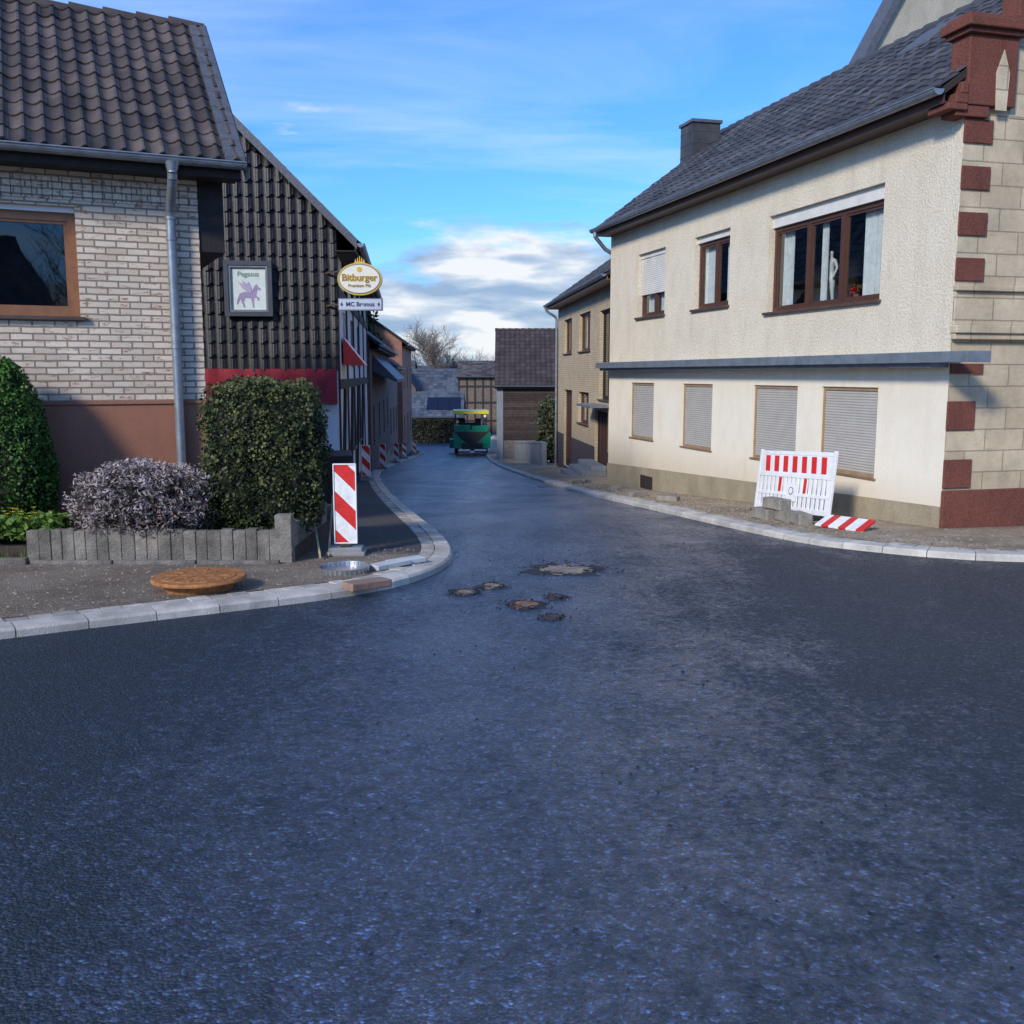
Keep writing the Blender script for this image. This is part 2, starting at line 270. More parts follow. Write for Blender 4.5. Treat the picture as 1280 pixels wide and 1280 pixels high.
# ---------------------------------------------------------------- mesh builder
RZ={}
class MB:
    def __init__(s): s.v=[];s.f=[];s.mi=[];s.t=[];s.sm=[];s.mats=[]
    def m(s,mat):
        if mat not in s.mats: s.mats.append(mat)
        return s.mats.index(mat)
    def add(s,vs,fs,mat,t=.5,sm=False):
        b=len(s.v); s.v+= [tuple(p) for p in vs]; k=s.m(mat)
        for f in fs: s.f.append([b+i for i in f]); s.mi.append(k); s.t.append(t); s.sm.append(sm)
    def face(s,pts,mat,t=.5,sm=False): s.add(pts,[list(range(len(pts)))],mat,t,sm)
    def hexa(s,p,mat,t=.5): s.add(p,[[3,2,1,0],[4,5,6,7],[0,1,5,4],[1,2,6,5],[2,3,7,6],[3,0,4,7]],mat,t)
    def bx(s,x0,x1,y0,y1,z0,z1,mat,t=.5): s.hexa([(x0,y0,z0),(x1,y0,z0),(x1,y1,z0),(x0,y1,z0),(x0,y0,z1),(x1,y0,z1),(x1,y1,z1),(x0,y1,z1)],mat,t)
    def box(s,c,sz,mat,rot=(0,0,0),t=.5):
        m=Euler(rot).to_matrix(); c=V(c); P=[]
        for a in ((-1,-1,-1),(1,-1,-1),(1,1,-1),(-1,1,-1),(-1,-1,1),(1,-1,1),(1,1,1),(-1,1,1)):
            P.append(c+m@V((a[0]*sz[0]/2,a[1]*sz[1]/2,a[2]*sz[2]/2)))
        s.hexa(P,mat,t)
    def beam(s,a,b,w,mat,h=None):
        a=V(a);b=V(b);d=(b-a).normalized(); h=h or w
        u=d.cross(V((0,0,1)))
        if u.length<.01: u=V((1,0,0))
        u.normalize(); n=u.cross(d)
        P=[]
        for q in (a,b):
            for i,j in ((-1,-1),(1,-1),(1,1),(-1,1)): P.append(q+u*w/2*i+n*h/2*j)
        s.hexa(P,mat)
    def cyl(s,a,b,r0,r1,mat,n=12,caps=True,sm=True):
        a=V(a);b=V(b);d=(b-a)
        if d.length<1e-6: d=V((0,0,1))
        d.normalize()
        u=d.cross(V((0,0,1)))
        if u.length<.01: u=V((1,0,0))
        u.normalize(); w=d.cross(u); vs=[]
        for i in range(n):
            t=2*math.pi*i/n; o=u*math.cos(t)+w*math.sin(t); vs+=[a+o*r0,b+o*r1]
        s.add(vs,[[2*i,2*((i+1)%n),2*((i+1)%n)+1,2*i+1] for i in range(n)],mat,.5,sm)
        if caps:
            if r0>0: s.add([vs[2*i] for i in range(n)],[list(range(n))],mat)
            if r1>0: s.add([vs[2*i+1] for i in range(n)],[list(range(n))],mat)
    def tube(s,pts,r,mat,n=8):
        for i in range(len(pts)-1): s.cyl(pts[i],pts[i+1],r,r,mat,n,True)
    def prism(s,pts,vec,mat):
        n=len(pts); vec=V(vec); a=[V(p) for p in pts]; b=[p+vec for p in a]
        s.add(a+b,[list(range(n))[::-1],list(range(n,2*n))]+[[i,(i+1)%n,(i+1)%n+n,i+n] for i in range(n)],mat)
    def text(s,body,size,O,X,Y,mat,ext=.004,bold=0):
        cu=bpy.data.curves.new('t','FONT'); cu.body=body; cu.size=size; cu.extrude=ext; cu.align_x='CENTER'; cu.align_y='CENTER'; cu.offset=bold
        ob=bpy.data.objects.new('t',cu); col.objects.link(ob); bpy.context.view_layer.update()
        me=bpy.data.meshes.new_from_object(ob.evaluated_get(bpy.context.evaluated_depsgraph_get()))
        O=V(O);X=V(X);Y=V(Y);Z=X.cross(Y)
        s.add([O+X*v.co.x+Y*v.co.y+Z*v.co.z for v in me.vertices],[list(p.vertices) for p in me.polygons],mat)
        bpy.data.objects.remove(ob); bpy.data.curves.remove(cu); bpy.data.meshes.remove(me)
    def build(s,name,parent=None,label=None,bevel=0,loc=None,rot=None,fix=True):
        dz=RZ.get(parent.name,0) if parent else 0
        me=bpy.data.meshes.new(name)
        me.from_pydata([(p[0],p[1],p[2]-dz) for p in s.v],[],s.f)
        for m in s.mats: me.materials.append(m)
        me.polygons.foreach_set('material_index',s.mi); me.polygons.foreach_set('use_smooth',s.sm)
        at=me.attributes.new('tint','FLOAT','FACE'); at.data.foreach_set('value',s.t)
        if fix and len(s.f)<60000:
            b=bmesh.new(); b.from_mesh(me); bmesh.ops.recalc_face_normals(b,faces=b.faces); b.to_mesh(me); b.free()
        me.update()
        o=bpy.data.objects.new(name,me); col.objects.link(o)
        if parent: o.parent=parent; RZ[o.name]=dz
        if loc: o.location=loc
        if rot: o.rotation_euler=rot
        if label: o['label']=label
        if bevel:
            md=o.modifiers.new('b','BEVEL'); md.width=bevel; md.segments=2; md.limit_method='ANGLE'; md.angle_limit=.7
        return o
def root(name,label,cat,loc,rz=0,group=None,zworld=False,rot=None):
    o=bpy.data.objects.new(name,None); col.objects.link(o); o.location=loc; o.rotation_euler=rot or (0,0,rz)
    o.empty_display_size=.3; o['label']=label; o['category']=cat
    if group: o['group']=group
    RZ[o.name]=loc[2] if zworld else 0
    return o
def meta(o,label,cat,group=None):
    o['label']=label;o['category']=cat
    if group:o['group']=group
    return o
def copy_thing(o,loc,rz,label=None):
    n=o.copy(); n.location=loc; n.rotation_euler=(0,0,rz); col.objects.link(n)
    if label: n['label']=label
    def rec(a,b):
        for c in a.children:
            k=c.copy(); k.parent=b; col.objects.link(k); rec(c,k)
    rec(o,n); return n
# ---------------------------------------------------------------- tiles
def tiles(mb,O,U,Vv,N,w,l,tw,tl,amp,step,mat,vmax=None,ns=6,lift=0,wob=1):
    O=V(O);U=V(U).normalized();Vv=V(Vv).normalized();N=V(N).normalized()
    nc=max(1,round(w/tw)); tw=w/nc; nr=math.ceil(l/tl)
    def pr(f):
        return amp*(.5-.5*math.cos(2*math.pi*min(1,f/.62)) if f<.62 else -.25*math.sin(math.pi*(f-.62)/.38))
    for j in range(nr):
        v0=j*tl; v1=min(l,(j+1)*tl+.02)
        for c in range(nc):
            t=R.random(); jit=R.uniform(-.005,.005)*wob; sk=R.uniform(-.006,.006)*wob; tt=R.uniform(-.012,.012)*(wob if amp>.014 else .4)
            vs=[];fs=[]
            for k in range(ns+1):
                f=k/ns; u=(c+f)*tw; h=pr(f)+tt*(f-.5)*.5
                lim=vmax(u) if vmax else 1e9
                a0=min(v0+sk-(lift*math.sin(math.pi*f)),lim);a1=min(v1,lim)
                st=step+jit
                vs+=[O+U*u+Vv*a0+N*(h),O+U*u+Vv*a0+N*(h+st),O+U*u+Vv*a1+N*(h+.002)]
            for k in range(ns):
                lim=vmax((c+(k+.5)/ns)*tw) if vmax else 1e9
                if lim<=v0: continue
                i=3*k; fs+=[[i+1,i+4,i+5,i+2],[i,i+3,i+4,i+1]]
            if fs: mb.add(vs,fs,mat,t,False)
# ---------------------------------------------------------------- walls and houses
def wallgrid(mb,x0,x1,z0,z1,holes,matf,y=0,depth=.16,bands=()):
    xs=sorted({x0,x1,*[h[0] for h in holes],*[h[1] for h in holes]}); zs=sorted({z0,z1,*[h[2] for h in holes],*[h[3] for h in holes],*bands})
    for i in range(len(xs)-1):
        for j in range(len(zs)-1):
            xm=(xs[i]+xs[i+1])/2; zm=(zs[j]+zs[j+1])/2
            if any(h[0]<xm<h[1] and h[2]<zm<h[3] for h in holes): continue
            mb.face([(xs[i],y,zs[j]),(xs[i],y,zs[j+1]),(xs[i+1],y,zs[j+1]),(xs[i+1],y,zs[j])],matf(zm))
    for h in holes:
        a,b,c,d=h[:4]; m=matf((c+d)/2)
        for q in ([(a,c),(a,d)],[(b,c),(b,d)],[(a,c),(b,c)],[(a,d),(b,d)]):
            (p,r),(s_,t)=q
            mb.face([(p,y,r),(s_,y,t),(s_,y-depth,t),(p,y-depth,r)],m)
def shutter(parent,x0,x1,z0,z1,y,mat):
    mb=MB(); z=z0; s=.042
    while z<z1-.001:
        e=min(z+s,z1)
        mb.face([(x0,y-.003,z),(x1,y-.003,z),(x1,y+.004,z+(e-z)*.35),(x0,y+.004,z+(e-z)*.35)],mat)
        mb.face([(x0,y+.004,z+(e-z)*.35),(x1,y+.004,z+(e-z)*.35),(x1,y,e-.005),(x0,y,e-.005)],mat)
        mb.face([(x0,y,e-.005),(x1,y,e-.005),(x1,y-.006,e-.0025),(x0,y-.006,e-.0025)],mat)
        mb.face([(x0,y-.006,e-.0025),(x1,y-.006,e-.0025),(x1,y-.003,e),(x0,y-.003,e)],mat)
        z=e
    return mb.build('roller_shutter',parent)
def window(rt,x0,x1,z0,z1,frame,splits=(),sh=0,box=0,yd=-.12,curt=(),sill=SILL,fw=.07,shm=SHUT,room=.7,inset=.01):
    e=.002; x0+=e;x1-=e;z0+=e;z1-=e
    mb=MB(); zt=z1
    if box: mb.bx(x0,x1,yd-.08,yd+.05,z1-box,z1,shm); zt=z1-box-.002
    full=sh>=1
    zs=z0 if full else zt-(zt-z0)*sh
    fy=yd+.05 if inset>.02 else yd
    for a,b,c,d in ((x0,x0+fw,z0,zt),(x1-fw,x1,z0,zt),(x0+fw,x1-fw,z0,z0+fw),(x0+fw,x1-fw,zt-fw,zt)): mb.bx(a,b,yd-.07,fy,c,d,frame)
    xx=[x0+fw]
    for s in splits:
        c=x0+(x1-x0)*s; mb.bx(c-.055,c+.055,yd-.068,yd-.003,z0+fw,zt-fw,frame); xx+= [c-.055,c+.055]
    xx.append(x1-fw)
    if not full:
        for i in range(0,len(xx),2):
            a,b=xx[i],xx[i+1]; q=.035
            for k in ((a,a+q,z0+fw,zt-fw),(b-q,b,z0+fw,zt-fw),(a+q,b-q,z0+fw,z0+fw+q),(a+q,b-q,zt-fw-q,zt-fw)): mb.bx(k[0],k[1],yd-.06,yd-.015,k[2],k[3],frame)
    yb=yd-.075; yr=yb-room
    for f in ([(x0,yr,z0),(x1,yr,z0),(x1,yr,z1),(x0,yr,z1)],[(x0,yb,z0),(x0,yr,z0),(x0,yr,z1),(x0,yb,z1)],[(x1,yb,z0),(x1,yr,z0),(x1,yr,z1),(x1,yb,z1)],[(x0,yb,z0),(x1,yb,z0),(x1,yr,z0),(x0,yr,z0)],[(x0,yb,z1),(x1,yb,z1),(x1,yr,z1),(x0,yr,z1)]): mb.face(f,ROOM)
    w=mb.build('window',rt)
    if not full:
        g=MB(); g.face([(x0+fw,yd-.04,z0+fw),(x1-fw,yd-.04,z0+fw),(x1-fw,yd-.04,zt-fw),(x0+fw,yd-.04,zt-fw)],GLASS); g.build('window_pane',w)
    if sh: shutter(w,x0+inset,x1-inset,zs+(inset if inset>.02 else 0),zt-(inset if inset>.02 else 0),yd+.03,shm)
    if sill:
        g=MB(); g.bx(x0-.05,x1+.05,yd+.004,.06 if sill is SILL else .025,z0-(.045 if sill is SILL else .03),z0+.0,sill); g.build('window_sill',w,bevel=.006)
    for (a,b) in curt:
        g=MB(); n=26; xa=x0+(x1-x0)*a; xb=x0+(x1-x0)*b; y=yb-.05
        for i in range(n):
            p=xa+(xb-xa)*i/n; q=xa+(xb-xa)*(i+1)/n
            ya=y+.025*math.sin(i*1.9); yc=y+.025*math.sin((i+1)*1.9)
            g.face([(p,ya,z0+.06),(q,yc,z0+.06),(q,yc,zt),(p,ya,zt)],CURT,.5,True)
        g.build('curtain',w)
    return w
def house(name,label,corner,dirv,L,W,z0,ze,zr,holes,wmat,tmat,ov=.35,ovx=.15,tile=(.3,.33),base=None,bmat=None,gutter=True,cat='house',gable0=None,gableL=None,gbase0=None,ns=6,fascia=WOOD_DK,tamp=.035):
    a=math.atan2(dirv[1],dirv[0])
    rt=root(name,label,cat,(corner[0],corner[1],z0),a,zworld=True)
    mb=MB()
    matf=(lambda z: bmat if (base is not None and z<base) else wmat)
    wallgrid(mb,0,L,z0,ze,holes,matf,bands=[base] if base is not None else [])
    zk=base if base is not None else z0
    for x,gm,gb in ((0,gable0 or wmat,gbase0 or bmat),(L,gableL or wmat,bmat)):
        if base is not None:
            mb.face([(x,0,z0),(x,-W,z0),(x,-W,base),(x,0,base)],gb)
        mb.face([(x,0,zk),(x,-W,zk),(x,-W,ze),(x,-W/2,zr-.02),(x,0,ze)],gm)
    mb.face([(0,-W,z0),(L,-W,z0),(L,-W,ze),(0,-W,ze)],wmat)
    mb.build('wall',rt)
    tn=(zr-ze)/(W/2); zo=ze-ov*tn; th=.1
    rb=MB(); c=math.sqrt(1+tn*tn)
    x0,x1=-ovx,L+ovx
    rb.hexa([(x0,ov,zo),(x1,ov,zo),(x1,-W/2,zr),(x0,-W/2,zr),(x0,ov,zo+th),(x1,ov,zo+th),(x1,-W/2,zr+th),(x0,-W/2,zr+th)],FELT)
    rb.hexa([(x0,-W-ov,zo),(x1,-W-ov,zo),(x1,-W/2-.001,zr),(x0,-W/2-.001,zr),(x0,-W-ov,zo+th),(x1,-W-ov,zo+th),(x1,-W/2-.001,zr+th),(x0,-W/2-.001,zr+th)],tmat)
    tiles(rb,(x0,ov+.03,zo-.03*tn+th+.008),(1,0,0),(0,-1,tn),(0,tn,1),x1-x0,(W/2+ov)*c,tile[0],tile[1],tamp,.024,tmat,ns=ns,lift=.012)
    n=int((x1-x0)/.4)
    for i in range(n):
        q=(x1-x0)/n; xa=x0+i*q
        rb.cyl((xa,-W/2,zr+th-.04),(xa+q+.02,-W/2,zr+th-.02),.09,.105,tmat,10)
    rb.bx(x0+.01,x1-.01,ov-.03,ov-.005,zo-.1,zo+.05,fascia)
    rb.bx(x0+.02,x1-.02,.004,ov-.032,zo-.09,zo-.07,fascia)
    rb.build('roof',rt)
    if gutter:
        g=MB(); r=.075; yc=ov+.09; zc=zo+.06; n=8
        for i in range(n):
            t0=math.pi+math.pi*i/n; t1=math.pi+math.pi*(i+1)/n
            g.face([(x0-.03,yc+r*math.cos(t0),zc+r*math.sin(t0)),(x1+.03,yc+r*math.cos(t0),zc+r*math.sin(t0)),(x1+.03,yc+r*math.cos(t1),zc+r*math.sin(t1)),(x0-.03,yc+r*math.cos(t1),zc+r*math.sin(t1))],ZINC,.5,True)
        g.cyl((x0-.03,yc+r,zc),(x1+.03,yc+r,zc),.011,.011,ZINC,6)
        x=x0+.3
        while x<x1: g.box((x,yc-.03,zc-.01),(.03,.16,.01),ZINC); x+=.8
        for xe in (x0-.03,x1+.03):
            g.face([(xe,yc+r*math.cos(math.pi+math.pi*i/n),zc+r*math.sin(math.pi+math.pi*i/n)) for i in range(n+1)],ZINC)
        g.build('gutter',rt)
    return rt,dict(zo=zo,tn=tn,th=th,x0=x0,x1=x1)
def downpipe(rt,x,ytop,ztop,zbot,r=.05,y=.09,x2=None):
    x2=x if x2 is None else x2
    P=[(x,ytop,ztop),(x,ytop,ztop-.1)]
    for i in range(1,7):
        t=i/7; s=t*t*(3-2*t); P.append((x+(x2-x)*s,ytop+(y-ytop)*s,ztop-.1-.42*t))
    P+=[(x2,y,ztop-.52),(x2,y,zbot)]
    g=MB(); g.tube(P,r,ZINC,12)
    g.cyl((x,ytop,ztop+.02),(x,ytop,ztop-.08),r*1.6,r,ZINC,12)
    for z in (ztop-.56,ztop-.8,(ztop+zbot)/2,zbot+.5): g.cyl((x2,y,z),(x2,y,z+.03),r*1.2,r*1.2,ZINC,12)
    return g.build('downpipe',rt)
# ================================================================ GROUND
def frange(a,b,s):
    o=[];x=a
    while x<b-1e-6: o.append(x); x+=s
    return o+[b]
def sheet(name,xs,ys,dz,mat):
    mb=MB(); vs=[];fs=[]
    for y in ys:
        for x in xs: vs.append((x,y,zg(y)+dz))
    n=len(xs)
    for j in range(len(ys)-1):
        for i in range(n-1): a=j*n+i; fs.append([a,a+1,a+n+1,a+n])
    mb.add(vs,fs,mat,.5,True)
    o=mb.build(name,fix=False); o['kind']='structure'; return o
GROUND=M('ground_grass',(.07,.085,.035),.95,.4,.3,.6,8,c2=(.11,.10,.05))
sheet('ground',[-1500,-600,-200,-80,-40,-20,0,20,40,80,200,600,1500],[-300,-100]+frange(-60,140,1)+[200,300,450,700,1100,1700,2500],-.09,GROUND)
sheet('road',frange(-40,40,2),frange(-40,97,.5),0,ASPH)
mb=MB(); vs=[];fs=[]
N_=80
for i in range(N_+1):
    x=-1400+2800*i/N_
    h=10+8*noise.noise(V((x*.004,3,0)))+4*noise.noise(V((x*.02,7,0)))
    vs+=[(x,600,zg(600)-1),(x,800,h*.6),(x,1000,h+2),(x,1300,h)]
for i in range(N_):
    for k in range(3): a=4*i+k; fs.append([a,a+4,a+5,a+1])
mb.add(vs,fs,M('distant_hills',(.06,.085,.11),.95,.3,.02),.5,True)
o=mb.build('hills'); o['kind']='structure'
def catmull(P,step=.2):
    P=[V((p[0],p[1],0)) for p in P]; out=[]
    for i in range(len(P)-1):
        p0=P[max(0,i-1)];p1=P[i];p2=P[i+1];p3=P[min(len(P)-1,i+2)]
        n=max(2,int((p2-p1).length/step))
        for k in range(n):
            t=k/n
            out.append(.5*((2*p1)+(p2-p0)*t+(2*p0-5*p1+4*p2-p3)*t*t+(3*p1-p0-3*p2+p3)*t**3))
    out.append(P[-1]); return out
LP=catmull([(-30,-12),(-12,1),(-6,5.1),(-3.68,6.87),(-2.76,7.53),(-1.75,8.25),(-1.15,8.85),(-.78,9.7),(-.66,10.8),(-.92,12.6),(-1.8,16.9),(-3.1,24.1),(-4.33,32.1),(-5.4,41.9),(-6.15,56),(-6.3,70),(-7.2,74.5),(-10,77),(-30,79)])
RP=catmull([(40,8.5),(20,9.6),(8,10.2),(5.56,10.5),(4.85,10.75),(4.26,11.2),(3.6,12.1),(3.03,14.15),(2.34,17.8),(1.22,24.8),(.28,34),(-.78,48),(-1.76,67),(-2,85),(-2,100)])
def norms(P,side):
    out=[]
    for i in range(len(P)):
        d=(P[min(i+1,len(P)-1)]-P[max(i-1,0)]).normalized()
        out.append(V((-d.y,d.x,0))*side)
    return out
def resample(P,N,s0,s1,sub,cum):
    res=[]
    for k in range(sub+1):
        s=s0+(s1-s0)*k/sub
        i=min(max(bisect.bisect_right(cum,s)-1,0),len(P)-2); t=(s-cum[i])/max(1e-6,cum[i+1]-cum[i])
        res.append((P[i].lerp(P[i+1],t),N[i].lerp(N[i+1],t).normalized()))
    return res
def kerb(P,side,name):
    N=norms(P,side); cum=[0]
    for i in range(1,len(P)): cum.append(cum[-1]+(P[i]-P[i-1]).length)
    mb=MB()
    def run(length,prof,mat,sub,jj=.003):
        s=0
        while s<cum[-1]-.02:
            e=min(s+length,cum[-1]); st=resample(P,N,s+.004,e-.005,sub,cum); vs=[];m=len(prof); jz=R.uniform(-jj,jj)
            for p,n in st:
                for (o,z) in prof: q=p+n*o; vs.append((q.x,q.y,zg(q.y)+z+(jz if z>0 else 0)))
            fs=[]
            for k in range(sub):
                for i in range(m-1): a=k*m+i; fs.append([a,a+1,a+m+1,a+m])
            fs+=[list(range(m)),list(range(sub*m,sub*m+m))]
            mb.add(vs,fs,mat,R.random()); s=e
    run(.5,[(0,-.05),(.008,.055),(.03,.075),(.2,.088),(.2,-.05)],CONC,2,.004)
    run(.17,[(.21,-.05),(.21,.083),(.355,.086),(.355,-.05)],SETT,1,.006)
    o=mb.build(name); o['kind']='structure'
    return [p+n*.36 for p,n in zip(P,N)]
LI=kerb(LP,1,'kerb'); RI=kerb(RP,-1,'kerb')
def pavmat(name,a,b,c,ysplit=None,k=.6):
    m,nt,p=newmat(name)
    tc=nd(nt,'ShaderNodeTexCoord')
    n=nd(nt,'ShaderNodeTexNoise'); n.inputs['Scale'].default_value=1.2; n.inputs['Detail'].default_value=9; n.inputs['Roughness'].default_value=.7; nt.links.new(tc.outputs['Object'],n.inputs['Vector'])
    v=nd(nt,'ShaderNodeTexVoronoi'); v.inputs['Scale'].default_value=70; nt.links.new(tc.outputs['Object'],v.inputs['Vector'])
    r=ramp(nt,[(.35,a),(.52,b),(.7,c)]); nt.links.new(n.outputs[0],r.inputs[0])
    sp=nd(nt,'ShaderNodeSeparateColor'); nt.links.new(v.outputs['Color'],sp.inputs[0])
    r2=ramp(nt,[(.1,.55),(.7,1.0),(1,1.7)]); nt.links.new(sp.outputs[0],r2.inputs[0])
    out=mixc(nt,k,r.outputs[0],r2.outputs[0],'MULTIPLY')
    if ysplit:
        s=nd(nt,'ShaderNodeSeparateXYZ'); nt.links.new(tc.outputs['Object'],s.inputs[0])
        md=nd(nt,'ShaderNodeMath',operation='MULTIPLY_ADD'); nt.links.new(n.outputs[0],md.inputs[0]); md.inputs[1].default_value=.8; nt.links.new(s.outputs[1],md.inputs[2])
        mr=nd(nt,'ShaderNodeMapRange'); mr.inputs[1].default_value=ysplit; mr.inputs[2].default_value=ysplit+.25; nt.links.new(md.outputs[0],mr.inputs[0])
        out=mixc(nt,mr.outputs[0],out,mixc(nt,.5,(.07,.066,.064),r2.outputs[0],'MULTIPLY'))
    nt.links.new(out,p.inputs['Base Color']); p.inputs['Roughness'].default_value=.92
    b_=nd(nt,'ShaderNodeBump'); b_.inputs['Strength'].default_value=.6; b_.inputs['Distance'].default_value=.018; nt.links.new(v.outputs['Distance'],b_.inputs['Height']); nt.links.new(b_.outputs[0],p.inputs['Normal'])
    return m
PG=pavmat('gravel_pavement',(.13,.09,.058),(.20,.155,.11),(.28,.235,.175),10.9)
PR=pavmat('dirt_pavement',(.23,.165,.10),(.38,.29,.19),(.47,.385,.275))
def strip(I,far,name,mat):
    mb=MB(); vs=[];fs=[]; m=10
    for p,f in zip(I,far):
        for k in range(m+1):
            t=(k/m)**1.7; x=p.x+(f[0]-p.x)*t; y=p.y+(f[1]-p.y)*t; vs.append((x,y,zg(y)+PV))
    for j in range(len(I)-1):
        for k in range(m): a=j*(m+1)+k; fs.append([a,a+1,a+m+2,a+m+1])
    mb.add(vs,fs,mat,.5,True); o=mb.build(name,fix=False); o['kind']='structure'
far=[];last=-1e9
for p in LI: last=max(last+.01,p.y); far.append((-45,last))
strip(LI,far,'pavement',PG)
strip(RI,[(45,max(p.y,12+i/(len(RI)-1)*88)) for i,p in enumerate(RI)],'pavement',PR)
def pebbles(name,n,fn,smin,smax,mat,label,cat='gravel'):
    mb=MB()
    for _ in range(n):
        x,y,z=fn(); s=R.uniform(smin,smax); P=[]
        for a in ((1,0,0),(-.5,.87,0),(-.5,-.87,0),(0,0,.8)):
            P.append((x+a[0]*s*R.uniform(.6,1.2),y+a[1]*s*R.uniform(.6,1.2),z+a[2]*s*R.uniform(.6,1)))
        mb.add(P,[[0,1,3],[1,2,3],[2,0,3]],mat,R.random())
    o=mb.build(name); o['kind']='stuff'; o['label']=label; o['category']=cat; return o
def lx(y): return min(LI,key=lambda p:abs(p.y-y)).x
RIn=[p for p in RI if p.x<9]
def rx(y): return min(RIn,key=lambda p:abs(p.y-y)).x
def lf():
    while 1:
        y=R.uniform(6,11); x=R.uniform(-6,-1)
        if x<lx(y)-.05 and not(y>9.85 and x<-2.1): return x,y,zg(y)+PV
def rf():
    y=R.uniform(11,26); x=rx(y)+abs(R.gauss(0,.9))+.02; return x,y,zg(y)+PV
GRV=M('loose_gravel',(.26,.215,.16),.9,.3,9,tint=.4)
pebbles('loose_gravel',2000,lf,.005,.017,GRV,'loose grey gravel lying on the unfinished pavement')
pebbles('loose_gravel',2000,rf,.008,.035,GRV,'stones and dirt along the unfinished pavement')
CR=M('asphalt_crumb',(.018,.018,.02),.7,.3,20,tint=.5)
def cf():
    y=2.5+R.random()**.8*12; return R.uniform(-2.6,4.5)*y/9+.2,y,zg(y)
pebbles('asphalt_crumbs',420,cf,.005,.014,CR,'small black asphalt crumbs scattered on the new road','crumbs')
# ================================================================ RIGHT HOUSE
rd=V((-.2725,1)).normalized()
def k2(k): return k*1.0365
up=[(1.51,4.60,2.72,4.36),(5.98,7.44,2.95,4.38),(8.82,10.3,2.95,4.38)]
lw=[(1.43,2.83,.13,1.46),(3.52,4.94,.15,1.46),(6.51,7.83,.15,1.46),(9.29,10.59,.17,1.46)]
holes=[(k2(a),k2(b),c,d) for a,b,c,d in up+lw]+[(k2(9.2),k2(9.85),-.95,-.66)]
rh,ri=house('corner_house','cream plastered two-storey corner house with slate roof and red stone trim',(5.72,13),rd,12.44,6,-1.35,5.38,7.6,holes,PL_UP,T_DARK,ov=.38,ovx=.06,tile=(.3,.3),base=1.9,bmat=PL_LOW,gable0=ASHLAR,gbase0=ASHLAR,ns=5,tamp=.03,fascia=WOOD_BR)
for (a,b,c,d),(spl,sh,bxh,cu) in zip(up,[((.36,.66),0,.2,((.10,.24),(.54,.59),(.86,.96),)),((.5,),.0,.12,((.02,.34),(.66,.97))),((.5,),.62,.1,((.05,.95),))]):
    window(rh,k2(a),k2(b),c,d,WOOD_BR,spl,sh=sh,box=bxh,curt=cu,shm=SHUT_W)
for a,b,c,d in lw: window(rh,k2(a),k2(b),c,d,TANF,(),sh=1,yd=-.08,shm=SHUT,sill=SILL2,inset=.045,fw=.05)
window(rh,k2(9.2),k2(9.85),-.95,-.66,WOOD_DK,(),sill=None,yd=-.1)
mb=MB()
mb.bx(-.72,12.46,.003,.34,1.86,1.93,ZINC_P); mb.bx(-.74,12.48,.34,.36,1.80,1.94,ZINC_P); mb.bx(0.02,12.4,.003,.28,1.74,1.855,ZINC_P)
mb.bx(-.74,-.72,.003,.34,1.80,1.94,ZINC_P)
mb.build('canopy_ledge',rh,bevel=.006)
mb=MB()
mb.hexa([(.0,.002,-1.4),(12.44,.002,-1.4),(12.44,.03,-1.4),(.0,.03,-1.4),(.0,.002,-.10),(12.44,.002,-.58),(12.44,.03,-.58),(.0,.03,-.10)],PLINTH)
mb.build('plinth',rh)
mb=MB()
mb.bx(k2(9.2),k2(9.85),.032,.04,-.96,-.66,ROOM)
for i in range(7):
    xx=k2(9.2)+.05+i*.1; mb.cyl((xx,.05,-.96),(xx,.05,-.66),.008,.008,IRON,6)
mb.build('cellar_grille',rh)
for z,h in ((4.56,.29),(3.99,.29),(3.42,.29),(2.85,.29),(.92,.38),(.15,.38)):
    Q=MB(); Q.bx(-.03,-.002,-.42,.012,z,z+h,RED_STONE); Q.build('quoin',rh,bevel=.008)
Q=MB(); Q.bx(-.03,-.002,-.5,.0,1.66,1.79,RED_STONE); Q.build('corbel',rh)
Q=MB(); Q.bx(-.06,-.002,-6,.02,-1.3,.12,RED_STONE); Q.build('side_plinth',rh,'dark red stone base course',bevel=.01)
Q=MB()
Q.bx(-.04,-.002,-6,.012,2.28,2.72,ASHLAR); Q.bx(-.1,-.002,-6,.03,2.72,2.79,ASHLAR); Q.bx(-.13,-.002,-6,.035,2.18,2.28,ASHLAR);Q.bx(-.09,-.002,-6,.02,2.1,2.18,ASHLAR)
Q.build('cornice',rh,bevel=.012)
Q=MB()
Q.bx(-.10,.25,-.66,.06,5.0,5.84,RED_STONE)
Q.bx(-.16,.3,-.72,.12,5.84,5.90,RED_STONE); Q.bx(-.22,.34,-.78,.18,5.90,6.02,RED_STONE); Q.bx(-.14,.3,-.70,.12,6.02,6.08,RED_STONE)
Q.bx(-.12,.28,.06,.24,5.0,5.12,RED_STONE); Q.bx(-.12,.28,.06,.16,5.12,5.26,RED_STONE); Q.bx(-.12,.28,.06,.34,4.92,5.0,RED_STONE)
Q.bx(-.08,.2,-.3,.2,4.86,5.0,RED_STONE)
Q.bx(-.12,.2,-1.15,-.62,6.08,7.4,RED_STONE); Q.bx(-.18,.26,-1.2,-.56,7.4,7.5,RED_STONE)
Q.build('corner_pier',rh,'red sandstone corner pier with moulded cap',bevel=.014)
Q=MB()
Q.prism([(-.102,-.36,4.95),(-.102,-.52,4.95),(-.102,-.54,5.4),(-.102,-.44,5.68),(-.102,-.34,5.4)],(-.012,0,0),ASHLAR)
Q.build('niche_panel',rh)
Q=MB(); Q.prism([(-.012,-.662,4.9),(-.012,-5.4,4.9),(-.012,-3.2,8.4),(-.012,-.662,6.3)],(.22,0,0),ASHLAR)
